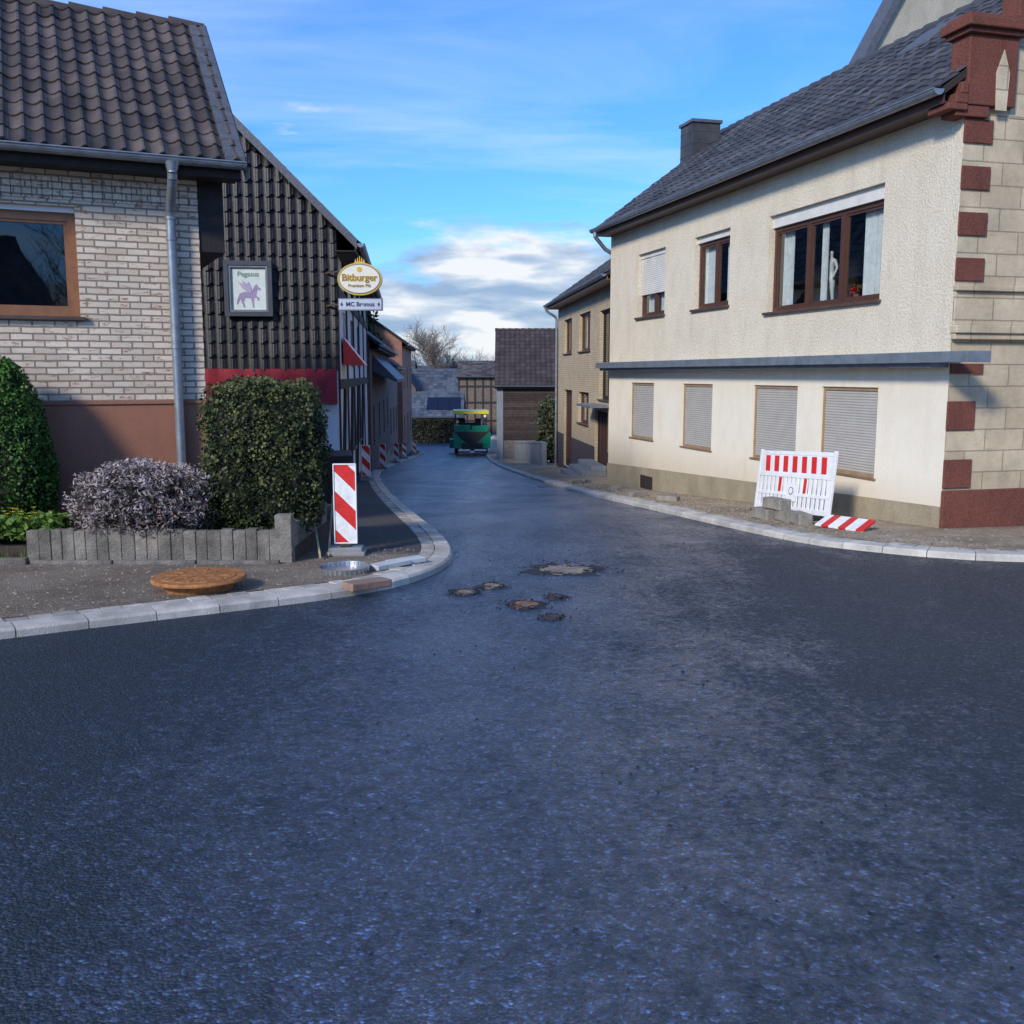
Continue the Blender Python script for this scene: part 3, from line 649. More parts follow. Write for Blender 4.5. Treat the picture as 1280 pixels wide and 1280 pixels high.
Q.build('parapet',rh)
Q=MB()
Q.prism([(8.3,-4.05,7.0),(8.3,-9,7.0),(8.3,-9,8.2),(8.3,-6.6,12.5),(8.3,-4.05,8.05)],(.35,0,0),GABLE_PL)
Q.build('rear_gable',rh,'pale plastered rear gable wall')
Q=MB()
Q.hexa([(8.2,-3.92,7.85),(8.75,-3.92,7.85),(8.75,-6.62,12.6),(8.2,-6.62,12.6),(8.2,-3.8,7.92),(8.75,-3.8,7.92),(8.75,-6.5,12.72),(8.2,-6.5,12.72)],LEAD)
Q.build('gable_coping',rh)
Q=MB()
cx,cy=V((4.62-5.72,25.2-13)).dot(rd),V((4.62-5.72,25.2-13)).dot(V((-rd.y,rd.x)))
Q.bx(cx-.35,cx+.35,cy-.36,cy+.36,6.2,7.68,T_DARK); Q.bx(cx-.39,cx+.39,cy-.40,cy+.40,7.68,7.75,LEAD)
for i in range(5): Q.bx(cx-.36,cx+.36,cy-.37,cy+.37,6.4+i*.27,6.41+i*.27,LEAD)
Q.build('chimney',rh,'square dark slate-clad chimney')
tn=ri['tn']
def onroof(y): return ri['zo']+(.38-y)*tn+ri['th']
Q=MB(); yy=-1.9; Q.hexa([(3.3,yy,onroof(yy)+.05),(4.1,yy,onroof(yy)+.05),(4.1,yy-.55,onroof(yy-.55)+.05),(3.3,yy-.55,onroof(yy-.55)+.05),(3.3,yy,onroof(yy)+.10),(4.1,yy,onroof(yy)+.10),(4.1,yy-.55,onroof(yy-.55)+.10),(3.3,yy-.55,onroof(yy-.55)+.10)],LEAD)
Q.build('roof_hatch',rh,bevel=.01)
g=MB(); g.tube([(12.3,.47,5.1),(12.3,.47,4.98),(12.52,.12,4.72),(12.56,-.1,4.62),(12.56,-.1,-1.2)],.05,ZINC,10); g.build('downpipe',rh)
def figurine(wx,wy,wz,rz,h):
    me=bpy.data.meshes.new('mannequin'); k=h
    J=[((0,0,.50),.085),((0,0,.60),.065),((0,0,.70),.085),((0,0,.80),.08),((0,0,.86),.03),((0,0,.90),.045),((0,-.005,.95),.055),((0,0,.99),.04),
       ((.10,0,.80),.04),((.15,.01,.66),.03),((.13,-.05,.52),.022),((.12,-.08,.46),.018),
       ((-.10,0,.80),.04),((-.15,.02,.66),.03),((-.16,-.02,.52),.022),((-.15,-.05,.46),.018),
       ((.055,0,.44),.07),((.06,-.01,.25),.05),((.06,.01,.05),.03),((.065,-.06,.02),.025),
       ((-.055,0,.44),.07),((-.065,-.02,.25),.05),((-.06,.02,.05),.03),((-.065,-.05,.02),.025)]
    E=[(0,1),(1,2),(2,3),(3,4),(4,5),(5,6),(6,7),(3,8),(8,9),(9,10),(10,11),(3,12),(12,13),(13,14),(14,15),(0,16),(16,17),(17,18),(18,19),(0,20),(20,21),(21,22),(22,23)]
    me.from_pydata([(p[0]*k,p[1]*k,p[2]*k) for p,_ in J],E,[])
    o=bpy.data.objects.new('mannequin_figurine',me); col.objects.link(o)
    sk=o.modifiers.new('s','SKIN')
    for i,(p,r) in enumerate(J): me.skin_vertices[0].data[i].radius=(r*k,r*k*.85)
    me.skin_vertices[0].data[0].use_root=True
    u=o.modifiers.new('u','SUBSURF'); u.levels=2; u.render_levels=2; sk.use_smooth_shade=True
    me.materials.append(WHITEP); o.location=(wx,wy,wz); o.rotation_euler=(0,0,rz)
    meta(o,'small white mannequin figurine standing behind the big upstairs window','figurine')
def loc2w(lxx,lyy):
    p=V((5.72,13))+rd*lxx+V((-rd.y,rd.x))*lyy; return p.x,p.y
px_,py_=loc2w(k2(3.27),-.36)
figurine(px_,py_,2.80,math.radians(-60),.84)
for kk in (2.78,2.45):
    fx,fy=loc2w(k2(kk),-.28)
    fl=root('potted_flower','red flowering plant in a small pot on the window sill','plant',(fx,fy,2.78),group='potted flowers on the window sill')
    Q=MB(); Q.cyl((0,0,0),(0,0,.1),.04,.055,TERRA,12); Q.build('pot',fl)
    Q=MB()
    for _ in range(90):
        a=R.uniform(0,6.28);r=R.uniform(0,.09);z=R.uniform(.1,.24); c=V((r*math.cos(a),r*math.sin(a),z)); n=V((R.gauss(0,1),R.gauss(0,1),R.gauss(0,1))).normalized(); u=n.orthogonal().normalized()*.02; w=n.cross(u)
        Q.face([c-u-w,c+u-w,c+u+w,c-u+w],REDP if R.random()<.55 else THUJA,R.random())
    Q.build('leaves',fl)
# ================================================================ SECOND RIGHT HOUSE
d2=V((-.0925,1)).normalized()
H=[(4.1,6.5,2.47,3.8),(8.25,10.3,2.47,3.8),(.4,2.3,.85,3.67),(4.3,6.6,-.1,1.03),(8.1,10.2,-2.0,1.05),(.7,3.0,-1.75,.47)]
r2,i2=house('brick_house','yellow brick two-storey house with brown windows and dark roof',(3.14,29),d2,13.05,7,-2.5,4.75,7.2,[(a+1,b+1,c,d) for a,b,c,d in H],BR_YEL,T_DARK,ov=.45,ovx=.2,tile=(.3,.33),ns=3,base=-.75,bmat=M('dark_plinth',(.07,.055,.06),.8),gableL=BR_YEL,fascia=WOOD_MED)
for j,(a,b,c,d) in enumerate(H[:4]): window(r2,a+1,b+1,c,d,WOOD_BR if j!=2 else WOOD_DK,(.5,),curt=((.1,.9),) if j in(0,3) else ())
for a,b,c,d in H[4:]:
    mb=MB(); mb.bx(a+1.01,b+.99,-.15,-.1,c,d,WOOD_DK)
    for i in range(4): mb.bx(a+1.15+i*.45,a+1.45+i*.45,-.1,-.085,c+.3,d-.2,WOOD_BR)
    dd=mb.build('door',r2)
    mb=MB(); mb.cyl((a+1.3,-.08,c+1),(a+1.3,-.03,c+1),.02,.02,STEEL,8); mb.build('door_handle',dd)
downpipe(r2,12.9,.55,4.45,-2.2)
mb=MB(); mb.bx(1.5,4.2,.02,.6,.62,.70,ZINC_P); mb.build('door_canopy',r2,bevel=.01)
for i in range(3):
    st=MB(); st.bx(1.7,4.4,.02,1.1-.3*i,-1.67+i*.16,-1.512+i*.16,PL_GREY); st.build('entrance_step',r2,bevel=.01)
gw=root('garden_wall','grey rendered garden wall beside the pavement','wall',(1.35,44,-2.5),0)
mb=MB()
for i in range(7):
    y0=i*1.6; x=-(y0*.11); z=zg(44+y0)+2.5
    mb.hexa([(x,y0,z-.1),(x+.2,y0,z-.1),(x+.03,y0+1.58,z-.2),(x-.17,y0+1.58,z-.2),(x,y0,z+1.05),(x+.2,y0,z+1.05),(x+.03,y0+1.58,z+1.0),(x-.17,y0+1.58,z+1.0)],PL_GREY)
    mb.hexa([(x-.04,y0,z+1.052),(x+.24,y0,z+1.052),(x+.07,y0+1.59,z+1.002),(x-.21,y0+1.59,z+1.002),(x-.04,y0,z+1.12),(x+.24,y0,z+1.12),(x+.07,y0+1.59,z+1.07),(x-.21,y0+1.59,z+1.07)],PL_GREY)
mb.build('wall',gw)
bn_,ib=house('timber_barn','dark timber-clad barn with dark brown tiled roof',(6.5,58),(-1,0),7.4,7,-3.6,1.2,4.3,[(4.5,5.4,-1.2,-.3)],WOOD_DK,T_FAR,ov=.3,ovx=.12,ns=3,base=-2.2,bmat=BR_GREY,gableL=PL_WHITE,cat='barn')
window(bn_,4.5,5.4,-1.2,-.3,FRAME_W,(.5,))
mb=MB()
for i in range(24): mb.bx(.05,7.0,.002,.03,-2.15+i*.135,-2.15+i*.135+.12,CLAD,R.random())
mb.build('cladding',bn_)
mb=MB(); mb.bx(7.02,7.4,.002,.06,-3.5,1.0,PL_GREY); mb.build('corner_post',bn_)
# ================================================================ LEFT HOUSE
d1=V((-.907,-.42)).normalized()
WX=(1.36,2.98)
h1,i1=house('clinker_brick_house','pale clinker brick house with brown pantile roof and terracotta plinth',(-3.77,12.2),d1,7,4.6,-.5,4.37,6.33,[(WX[0],WX[1],2.31,3.55)],BR_WHITE,T_BROWN,ov=.4,ovx=.46,tile=(.205,.29),base=1.34,bmat=TERRA,ns=8,tamp=.042)
window(h1,WX[0],WX[1],2.31,3.55,WOOD_MED,(.62,),box=.06,shm=FRAME_W,curt=(),fw=.09)
downpipe(h1,.33,.49,4.02,-.1,r=.055)
tn=i1['tn']; zo=i1['zo']; th=i1['th']
n=9; l=2.3+.4
mb=MB()
for i in range(n):
    ya=.43-l*i/n; yb=.43-l*(i+1)/n-.03; za=zo+(.4-ya)*tn+th; zb=zo+(.4-yb)*tn+th
    mb.hexa([(-.50,ya,za-.0),(-.28,ya,za-.0),(-.28,yb,zb-.0),(-.50,yb,zb-.0),(-.50,ya,za+.075),(-.28,ya,za+.075),(-.28,yb,zb+.055),(-.50,yb,zb+.055)],LEAD)
ya=.42;yb=.42-l; za=zo+(.4-ya)*tn+th; zb=zo+(.4-yb)*tn+th
mb.hexa([(-.52,ya,za-.2),(-.502,ya,za-.2),(-.502,yb,zb-.2),(-.52,yb,zb-.2),(-.52,ya,za+.04),(-.502,ya,za+.04),(-.502,yb,zb+.04),(-.52,yb,zb+.04)],LEAD)
mb.build('verge',h1)
mb=MB(); mb.bx(-.3,-.003,-4.6,-.02,3.12,4.0,WOOD_DK); mb.build('soffit_box',h1)
mb=MB()
for i in range(62): mb.bx(.012+i*.105,.012+i*.105+.094,.002,.018,3.86-.24,3.86,BR_WHITE,R.random())
mb.build('soldier_course',h1)
mb=MB(); mb.bx(0.001,6.9,.002,.02,1.30,1.338,TERRA); mb.build('drip_course',h1)
# ================================================================ PUB
pv=V((-3.5+5.1,20-35)); Lp=pv.length; pd=pv/Lp
HP=[(Lp-2.9,Lp-1.9,-.2,1.0),(Lp-6.0,Lp-4.9,-.2,1.0),(Lp-9,Lp-8,-.2,1.0),(Lp-2.9,Lp-1.9,1.9,3.0),(Lp-6.0,Lp-4.9,1.9,3.0),(Lp-9.2,Lp-8.2,1.9,3.0)]
pub,ip=house('half_timbered_pub','pub with black glazed tile gable, red fascia and half-timbered side',(-5.1,35),pd,Lp,6.8,-2.2,4.55,7.95,HP,PL_WHITE,T_DARK,ov=.42,ovx=.22,ns=3,base=-1.2,bmat=PLINTH,cat='pub')
for h in HP: window(pub,*h,FRAME_W,(.5,))
mb=MB()
for k in range(6):
    x=Lp-.16-k*2.95; mb.bx(x-.16,x+.16,.002,.03,-1.1,4.4,WOOD_DK)
for z in (-1.2,1.45,3.3,4.3): mb.bx(.02,Lp,.031,.045,z-.1,z+.1,WOOD_DK)
for k in range(4):
    mb.beam((Lp-.4-k*2.95,.035,-1.0),(Lp-1.7-k*2.95,.035,1.3),.06,WOOD_DK,.2); mb.beam((Lp-2.9-k*2.95,.035,3.3),(Lp-1.6-k*2.95,.035,4.3),.06,WOOD_DK,.2)
mb.build('timber_frame',pub)
mb=MB(); tnp=ip['tn']
zb=1.77
tiles(mb,(Lp+.03,.03,zb),(0,-1,0),(0,0,1),(1,0,0),6.86,7.95-zb,.20,.28,.022,.06,T_BLACK,vmax=lambda u:4.5+tnp*min(u,6.8-u)-zb,ns=10,lift=.07,wob=2.2)
mb.build('tile_cladding',pub,'glossy black hanging tiles')
mb=MB()
nf=60
for i in range(nf):
    a=-.02-(6.0*i/nf); b=-.02-(6.0*(i+1)/nf); f_=lambda j:.21+.035*math.sin(j*1.3)+.02*math.sin(j*.53); e_=lambda j:1.06+.03*math.sin(j*.4)
    mb.face([(Lp+.10,a,1.76),(Lp+.10,b,1.76),(Lp+f_(i+1),b,e_(i+1)),(Lp+f_(i),a,e_(i))],REDC,.5,True)
mb.face([(Lp+.04,-.02,1.762),(Lp+.10,-.02,1.762),(Lp+.10,-6.02,1.762),(Lp+.04,-6.02,1.762)],REDC)
mb.face([(Lp+.04,-.02,1.76),(Lp+.10,-.02,1.76),(Lp+.22,-.02,1.06),(Lp+.04,-.02,1.06)],REDC)
mb.build('awning',pub,'draped dark red fabric fascia above the entrance')
mb=MB()
mb.prism([(Lp-1.1,.05,2.42),(Lp-1.1,.05,1.85),(Lp-1.1,.5,1.85)],(-1.3,0,0),REDP)
mb.build('side_awning',pub,'small red side awning')
mb=MB()
a=(0,.44,ip['zo']-.05); b=(0,-3.4,7.95-.05)
mb.hexa([(Lp+.225,a[1],a[2]),(Lp+.26,a[1],a[2]),(Lp+.26,b[1],b[2]),(Lp+.225,b[1],b[2]),(Lp+.225,a[1],a[2]+.2),(Lp+.26,a[1],a[2]+.2),(Lp+.26,b[1],b[2]+.2),(Lp+.225,b[1],b[2]+.2)],LEAD)
mb.build('verge',pub)
DKF=M('dark_grey_frame',(.05,.058,.075),.5,.2)
pw=MB(); X0=Lp+.12
y0,y1,z0,z1=-2.14,-1.22,2.78,3.84; q=.085; q2=.125
for a,b,c,d in ((y0,y0+q,z0,z1),(y1-q,y1,z0,z1),(y0+q,y1-q,z0,z0+q),(y0+q,y1-q,z1-q,z1)): pw.bx(X0,X0+.1,a,b,c,d,DKF)
for a,b,c,d in ((y0+q,y0+q2,z0+q,z1-q),(y1-q2,y1-q,z0+q,z1-q),(y0+q2,y1-q2,z0+q,z0+q2),(y0+q2,y1-q2,z1-q2,z1-q)): pw.bx(X0+.01,X0+.08,a,b,c,d,ZINC_P)
w_=pw.build('window',pub,'framed gable window with painted pale panel')
pp=MB(); pp.bx(X0+.01,X0+.03,y0+q2,y1-q2,z0+q2,z1-q2,M('painted_panel_face',(.60,.66,.62),.6,.12,6))
PURP=M('purple_paint',(.30,.24,.38),.6,.25); yc=(y0+y1)/2
pp.text('Pegasus',.135,(X0+.036,yc,z1-.25),(0,1,0),(0,0,1),M('green_lettering',(.22,.30,.24),.6),.002,.002)
horse=[(-.20,-.05),(-.17,.02),(-.08,.05),(.03,.04),(.08,.09),(.12,.17),(.16,.2),(.18,.16),(.235,.11),(.22,.08),(.17,.1),(.15,.04),(.14,-.02),(.2,-.06),(.19,-.12),(.16,-.11),(.165,-.07),(.1,-.06),(.09,-.16),(.1,-.25),(.07,-.25),(.06,-.15),(.04,-.07),(-.07,-.06),(-.1,-.14),(-.07,-.25),(-.1,-.25),(-.14,-.14),(-.16,-.07),(-.2,-.16),(-.24,-.2),(-.22,-.1)]
pp.prism([(X0+.032,yc+a,3.2+b) for a,b in horse],(.004,0,0),PURP)
pp.prism([(X0+.037,yc+a,3.2+b) for a,b in [(.06,.03),(-.02,.04),(-.12,.12),(-.2,.24),(-.1,.2),(-.12,.27),(-.02,.2),(0,.25),(.05,.14)]],(.004,0,0),M('pale_purple_paint',(.42,.36,.50),.6,.2))
pp.build('painted_panel',w_)
pp=MB(); pp.bx(Lp+.02,Lp+.05,-1.3,-.02,-1.0,1.05,PL_WHITE); pp.build('entrance_wall',pub)
pp=MB(); pp.bx(Lp+.02,Lp+.06,-3.2,-2.2,-.8,1.05,WOOD_DK); pp.build('door',pub)
sg=root('hanging_pub_sign','oval white and gold pub sign with a name board below','sign',(-2.95,19.55,2.88))
mb=MB()
def ell(rx_,rz_,zc,n=48): return [(rx_*math.cos(2*math.pi*i/n),0,zc+rz_*math.sin(2*math.pi*i/n)) for i in range(n)]
zc=.6
mb.prism([(a,-.06,c) for a,_,c in ell(.43,.31,zc)],(0,.12,0),GOLD)
mb.prism([(a,-.066,c) for a,_,c in ell(.405,.285,zc)],(0,.132,0),ZINC_P)
mb.prism([(a,-.072,c) for a,_,c in ell(.385,.265,zc)],(0,.144,0),M('sign_face',(.76,.74,.62),.35,.06))
mb.build('oval_panel',sg)
mb=MB()
INK=M('bronze_lettering',(.26,.14,.03),.5)
mb.text('Bitburger',.18,(0,-.077,zc+.02),(1,0,0),(0,0,1),GOLD,.003,.008)
mb.text('Bitburger',.18,(.0,-.080,zc+.024),(1,0,0),(0,0,1),INK,.001,.001)
mb.text('Premium Pils',.085,(0,-.077,zc-.13),(1,0,0),(0,0,1),INK,.002,.001)
mb.text('Bitburger',.175,(0,.077,zc+.03),(-1,0,0),(0,0,1),INK,.003,.004)
mb.cyl((0,-.073,zc+.18),(0,-.079,zc+.18),.05,.05,GOLD,16)
mb.build('lettering',sg)
mb=MB(); mb.bx(-.43,.43,-.045,.045,.0,.235,ZINC_P); mb.bx(-.41,.41,-.05,.05,.02,.215,M('board_face',(.50,.56,.66),.4,.06)); mb.build('name_board',sg)
mb=MB(); BL=M('blue_lettering',(.03,.05,.14),.5)
for s_ in (-1,1):
    O=(0,-.054*1,.118) if s_<0 else (0,.054,.118); X=(1,0,0) if s_<0 else (-1,0,0)
    mb.text('MC Bremus',.115,O,X,(0,0,1),BL,.002,.003)
for s_ in (-1,1):
    x=.36*s_; mb.prism([(x-.025,-.056,.118),(x,-.056,.073),(x+.025,-.056,.118),(x,-.056,.163)],(0,.004,0),BL)
mb.build('board_lettering',sg)
mb=MB()
for x,h in ((-.08,.07),(-.04,.10),(0,.13),(.04,.10),(.08,.07)): mb.cyl((x,0,zc+.305),(x,0,zc+.31+h),.018,.008,GOLD,8)
mb.bx(-.1,.1,-.03,.03,zc+.3,zc+.33,GOLD); mb.build('crown_ornament',sg)
for z in (zc+.15,.12):
    mb=MB(); mb.beam((-.40,0,z),(-.75,.4,z),.035,IRON); mb.build('bracket',sg)
# ================================================================ further left houses
def streethouse(name,label,far,near,W,z0,ze,zr,wm,tm,base,bm,nw,cat='house',zw=(-.9,.4),upw=None):
    dv=V(near)-V(far); L=dv.length; hs=[]
    for i in range(nw):
        x=L*(i+.5)/nw; hs.append((x-.5,x+.5,zw[0],zw[1]))
        if upw: hs.append((x-.5,x+.5,upw[0],upw[1]))
    r,_=house(name,label,far,dv.normalized(),L,W,z0,ze,zr,hs,wm,tm,ov=.35,ovx=.15,ns=3,base=base,bmat=bm,cat=cat)
    for h in hs: window(r,*h,FRAME_W,(.5,))
    return r
g3=streethouse('grey_brick_house','dark brick street house with blue-grey slate roof and white windows',(-6.45,52),(-5.05,35.3),6,-3.4,2.9,5.2,BR_DARK,T_BLUE,-2.2,PLINTH,4,zw=(-.9,.5))
mb=MB(); mb.hexa([(3,.02,1.75),(15,.02,1.75),(15,.02,2.35),(3,.02,2.35),(3,.9,1.35),(15,.9,1.35),(15,.9,1.47),(3,.9,1.47)],T_BLUE); mb.build('canopy',g3)
streethouse('plastered_house','small grey street house with dark roof',(-7.0,60.5),(-6.5,52.3),6,-3.9,2.2,4.4,BR_GREY,T_GREY,-2.7,PLINTH,3,zw=(-1.5,-.2))
streethouse('orange_brick_house','orange brick house with dark tiled roof',(-7.6,75),(-6.9,62.5),6,-4.4,3.7,5.8,BR_RED,T_GREY,-3.2,PLINTH,3,zw=(-2.3,-1.0),upw=(.8,2.1))
house('village_house','village house with blue-grey slate roof',(-5.6,104),(-1,0),5,7,-4.8,-.6,2.1,[],PL_GREY,T_BLUE,ns=2,tile=(.5,.5))
house('village_house','village house with steep dark gable roof',(-9.9,108),(0,-1),6,4.2,-4.9,.2,3.0,[],BR_DARK,T_DARK,ns=2,tile=(.5,.5))
fb2,_=house('timber_framed_barn','timber-framed barn with brown infill panels',(-1.2,99),(-1,0),4.2,8,-4.7,1.5,2.9,[],M('clay_infill',(.15,.115,.09),.9,.3),T_GREY,ns=2,tile=(.5,.5),cat='barn')
mb=MB()
for i in range(6): mb.bx(.02+i*.8,.18+i*.8,.003,.05,-4.5,1.4,WOOD_DK)
for z in (-3,-1.2,.4,1.3): mb.bx(0,4.2,.051,.08,z,z+.16,WOOD_DK)
mb.build('timber_frame',fb2)
sh_,ish=house('low_shed','low building with dark blue-grey roof and solar panels',(-4.6,91),(-1,0),4.6,5,-4.4,-2.0,-.1,[],BR_GREY,T_BLUE,ns=2,tile=(.4,.4),cat='shed')
SOL=M('solar_glass',(.008,.012,.03),.3,.2,4,spec=.5)
tn=ish['tn']
for i in range(3):
    mb=MB(); f=lambda y:ish['zo']+(.35-y)*tn+ish['th']+.1
    xa=.2+i*1.05; mb.hexa([(xa,-.3,f(-.3)),(xa+1,-.3,f(-.3)),(xa+1,-1.7,f(-1.7)),(xa,-1.7,f(-1.7)),(xa,-.3,f(-.3)+.04),(xa+1,-.3,f(-.3)+.04),(xa+1,-1.7,f(-1.7)+.04),(xa,-1.7,f(-1.7)+.04)],SOL)
    mb.build('solar_panel',sh_)
house('village_house','village house with dark red-brown tiled roof',(8,118),(-1,.1),9,8,-5.2,-.8,1.9,[],PL_WHITE,T_FAR,ns=2,tile=(.6,.6))
house('village_house','village house with pale walls and dark roof',(-12.5,120),(-1,.1),12,8,-5.2,0,3.2,[],PL_GREY,T_DARK,ns=2,tile=(.6,.6))
house('village_house','low village house with dark brown roof',(-5.5,116),(-1,0),7,7,-5.2,-.2,2.2,[],BR_DARK,T_FAR,ns=2,tile=(.6,.6))
house('village_house','unseen brick house added behind the camera for window reflections',(20,-20),(1,.2),13,8,-.3,5.5,9,[],BR_RED,T_BROWN,ns=2,tile=(.5,.5))  # out of view, added so the window glass reflects less sky
house('village_house','unseen plastered house added behind the camera for window reflections',(2,-30),(1,0),12,8,0,5.5,9,[],PL_GREY,T_DARK,ns=2,tile=(.5,.5))  # second unseen house, added for the glass reflections
# ================================================================ VEGETATION
def leafshape(mb,n,fn,size,mat,asp=1.0):
    for _ in range(n):
        p,nr,t=fn(); d=V((R.gauss(0,1),R.gauss(0,1),R.gauss(0,1))).normalized()
        nn=(nr*.6+d).normalized(); u=nn.orthogonal().normalized(); a=R.uniform(0,6.28); u=(Matrix.Rotation(a,3,nn)@u); w=nn.cross(u)
        s=size*R.uniform(.6,1.3)
        mb.face([p-u*s*.5*asp,p-w*s*.5,p+u*s*.5*asp,p+w*s*.5],mat,min(1,max(0,t)))
def shrub(name,label,loc,rx_,ry_,h,e,n,size,mat,seed,nz=.12,ns=2.6,cat='bush',sh=(.72,1.02),taper=0,asp=1.2,tb=0,core=.8,holes=-.42,twigs=0):
    rt=root(name,label,cat,loc); ex=2/e
    def surf(d):
        r=(abs(d.x)**ex+abs(d.y)**ex+abs(d.z)**ex)**(-1/ex); q=d*r
        k=1+nz*noise.noise(V((q.x*ns+seed,q.y*ns,q.z*ns)))+nz*.6*noise.noise(V((q.x*ns*3+seed,q.y*ns*3,q.z*ns*3)))
        tp=1-taper*max(0,(q.z+1)/2)**1.6
        return V((q.x*rx_*k*tp,q.y*ry_*k*tp,h/2+q.z*h/2*(1+.5*(k-1))))
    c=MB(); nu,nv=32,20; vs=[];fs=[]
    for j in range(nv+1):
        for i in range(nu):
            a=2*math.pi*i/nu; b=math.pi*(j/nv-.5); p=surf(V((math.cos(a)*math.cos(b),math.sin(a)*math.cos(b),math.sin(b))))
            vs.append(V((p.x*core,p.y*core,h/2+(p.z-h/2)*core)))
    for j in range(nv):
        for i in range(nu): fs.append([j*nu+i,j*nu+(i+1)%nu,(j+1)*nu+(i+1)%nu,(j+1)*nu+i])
    c.add(vs,fs,CORE,.1,True)  # added solid dark core, stops the view through between the leaves
    for _ in range(twigs):
        d=V((R.gauss(0,1),R.gauss(0,1),abs(R.gauss(0,1))-.2)).normalized(); p=surf(d); k0=.6; k1=R.uniform(.98,1.14)
        a=V((p.x*k0,p.y*k0,h/2+(p.z-h/2)*k0)); b=V((p.x*k1,p.y*k1,h/2+(p.z-h/2)*k1+.02)); c.cyl(a,b,.003,.0015,BARK,3,False)
    c.build('core_and_twigs',rt,fix=False)
    m=MB()
    def fn():
        while 1:
            d=V((R.gauss(0,1),R.gauss(0,1),R.gauss(0,1))).normalized()
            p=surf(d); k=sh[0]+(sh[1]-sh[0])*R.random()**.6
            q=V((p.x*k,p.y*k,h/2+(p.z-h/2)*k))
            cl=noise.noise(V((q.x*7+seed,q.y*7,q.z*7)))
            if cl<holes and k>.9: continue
            t=.25+.9*(k-sh[0])/(sh[1]-sh[0])*.6+cl*.5+R.uniform(-.2,.2)+.15*d.z+tb  # shading put into the tint: inner leaves darker, upper ones lighter
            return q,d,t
    leafshape(m,n,fn,size,mat,asp); m.build('leaves',rt,fix=False); return rt
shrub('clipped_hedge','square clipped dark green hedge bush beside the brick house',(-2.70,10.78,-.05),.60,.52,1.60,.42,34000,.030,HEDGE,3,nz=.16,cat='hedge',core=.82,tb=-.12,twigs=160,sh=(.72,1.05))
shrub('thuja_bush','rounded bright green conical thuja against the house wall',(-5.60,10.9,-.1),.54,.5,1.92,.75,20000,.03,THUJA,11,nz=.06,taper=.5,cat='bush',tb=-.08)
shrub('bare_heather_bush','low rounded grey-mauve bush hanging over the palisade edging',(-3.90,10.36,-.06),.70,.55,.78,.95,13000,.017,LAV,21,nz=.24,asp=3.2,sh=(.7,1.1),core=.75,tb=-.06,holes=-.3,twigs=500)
shrub('garden_shrub','tall olive-brown shrub behind the garden wall',(2.3,50,-2.8),1.0,1.2,3.4,.8,6000,.13,SHRUB,31,nz=.3)
hd=MB()
def hf():
    x=R.uniform(-9.6,-4.9);z=R.uniform(0,1.75); y=R.choice([85.6,86.4])+R.uniform(-.2,.2)
    if R.random()<.3: z=1.75+R.uniform(-.2,.25); y=R.uniform(85.5,86.5)
    return V((x,y,zg(86)+z)),V((0,-1,0)),R.uniform(.1,.7)+.3*noise.noise(V((x*2,0,z*2)))
leafshape(hd,6000,hf,.16,BROWNH); hd.bx(-9.6,-4.9,85.6,86.4,zg(86)-.1,zg(86)+1.65,CORE)  # box is an added dark core behind the leaves
meta(hd.build('boundary_hedge',fix=False),'long dark brown-green boundary hedge beyond the bend','hedge')
def bare_tree(name,label,loc,h,seed,mat=TWIG,grp=None,thick=1,md=5):
    rr=random.Random(seed); rt=root(name,label,'tree',loc,group=grp)
    T=MB(); C=MB()
    def br(p,d,l,r,dep):
        n=3; mb=T if dep==0 else C
        for i in range(n):
            q=p+d*l/n; r2=r*(1-.2); mb.cyl(p,q,r,r2,BARK if dep<1 else mat,7 if dep<2 else 3,False)
            if dep<md and (i>0 or dep>0):
                for _ in range(2):
                    ax=V((rr.gauss(0,1),rr.gauss(0,1),rr.gauss(0,.4))).normalized(); nd_=(d*.75+ax*.75+V((0,0,.22))).normalized()
                    br(q,nd_,l*rr.uniform(.58,.75),max(r2*.6,.012*thick),dep+1)
            p=q;r=r2;d=(d+V((rr.gauss(0,.12),rr.gauss(0,.12),.04))).normalized()
    br(V((0,0,0)),V((0,0,1)),h*.36,h*.02,0)
    T.build('trunk',rt,fix=False); C.build('crown',rt,fix=False); return rt
for i,(x,y,h,t) in enumerate([(-8.6,126,15.0,1.3),(-6.0,134,12,.9),(-15.5,140,12.5,.8)]):
    bare_tree('bare_tree','leafless pale brown tree behind the barns',(x,y,zg(y)),h,i+3,grp='bare trees behind the village',thick=t,md=5 if i==0 else 4)
bare_tree('bare_tree','leafless tree across the junction',(9,-16,.3),9,44,md=4)
def conifer(loc,h,r,seed):
    rt=root('conifer_tree','dark green conifer rising behind the pub','tree',loc)
    T=MB(); T.cyl((0,0,0),(0,0,h),.18,.03,BARK,8); T.build('trunk',rt)
    m=MB()
    def fn():
        t=R.random()**.8; z=h*(.12+.88*t); a=R.uniform(0,6.28); q=r*(1-t*.92)*(.75+.35*math.sin(z*5+a*3))*R.uniform(.35,1)
        p=V((q*math.cos(a),q*math.sin(a),z-q*.25)); return p,V((math.cos(a),math.sin(a),.3)),R.uniform(.1,.8)
    leafshape(m,5000,fn,.22,CONIF,2); m.build('crown',rt,fix=False)
conifer((-9.3,61.4,zg(61)),13,2.4,1)
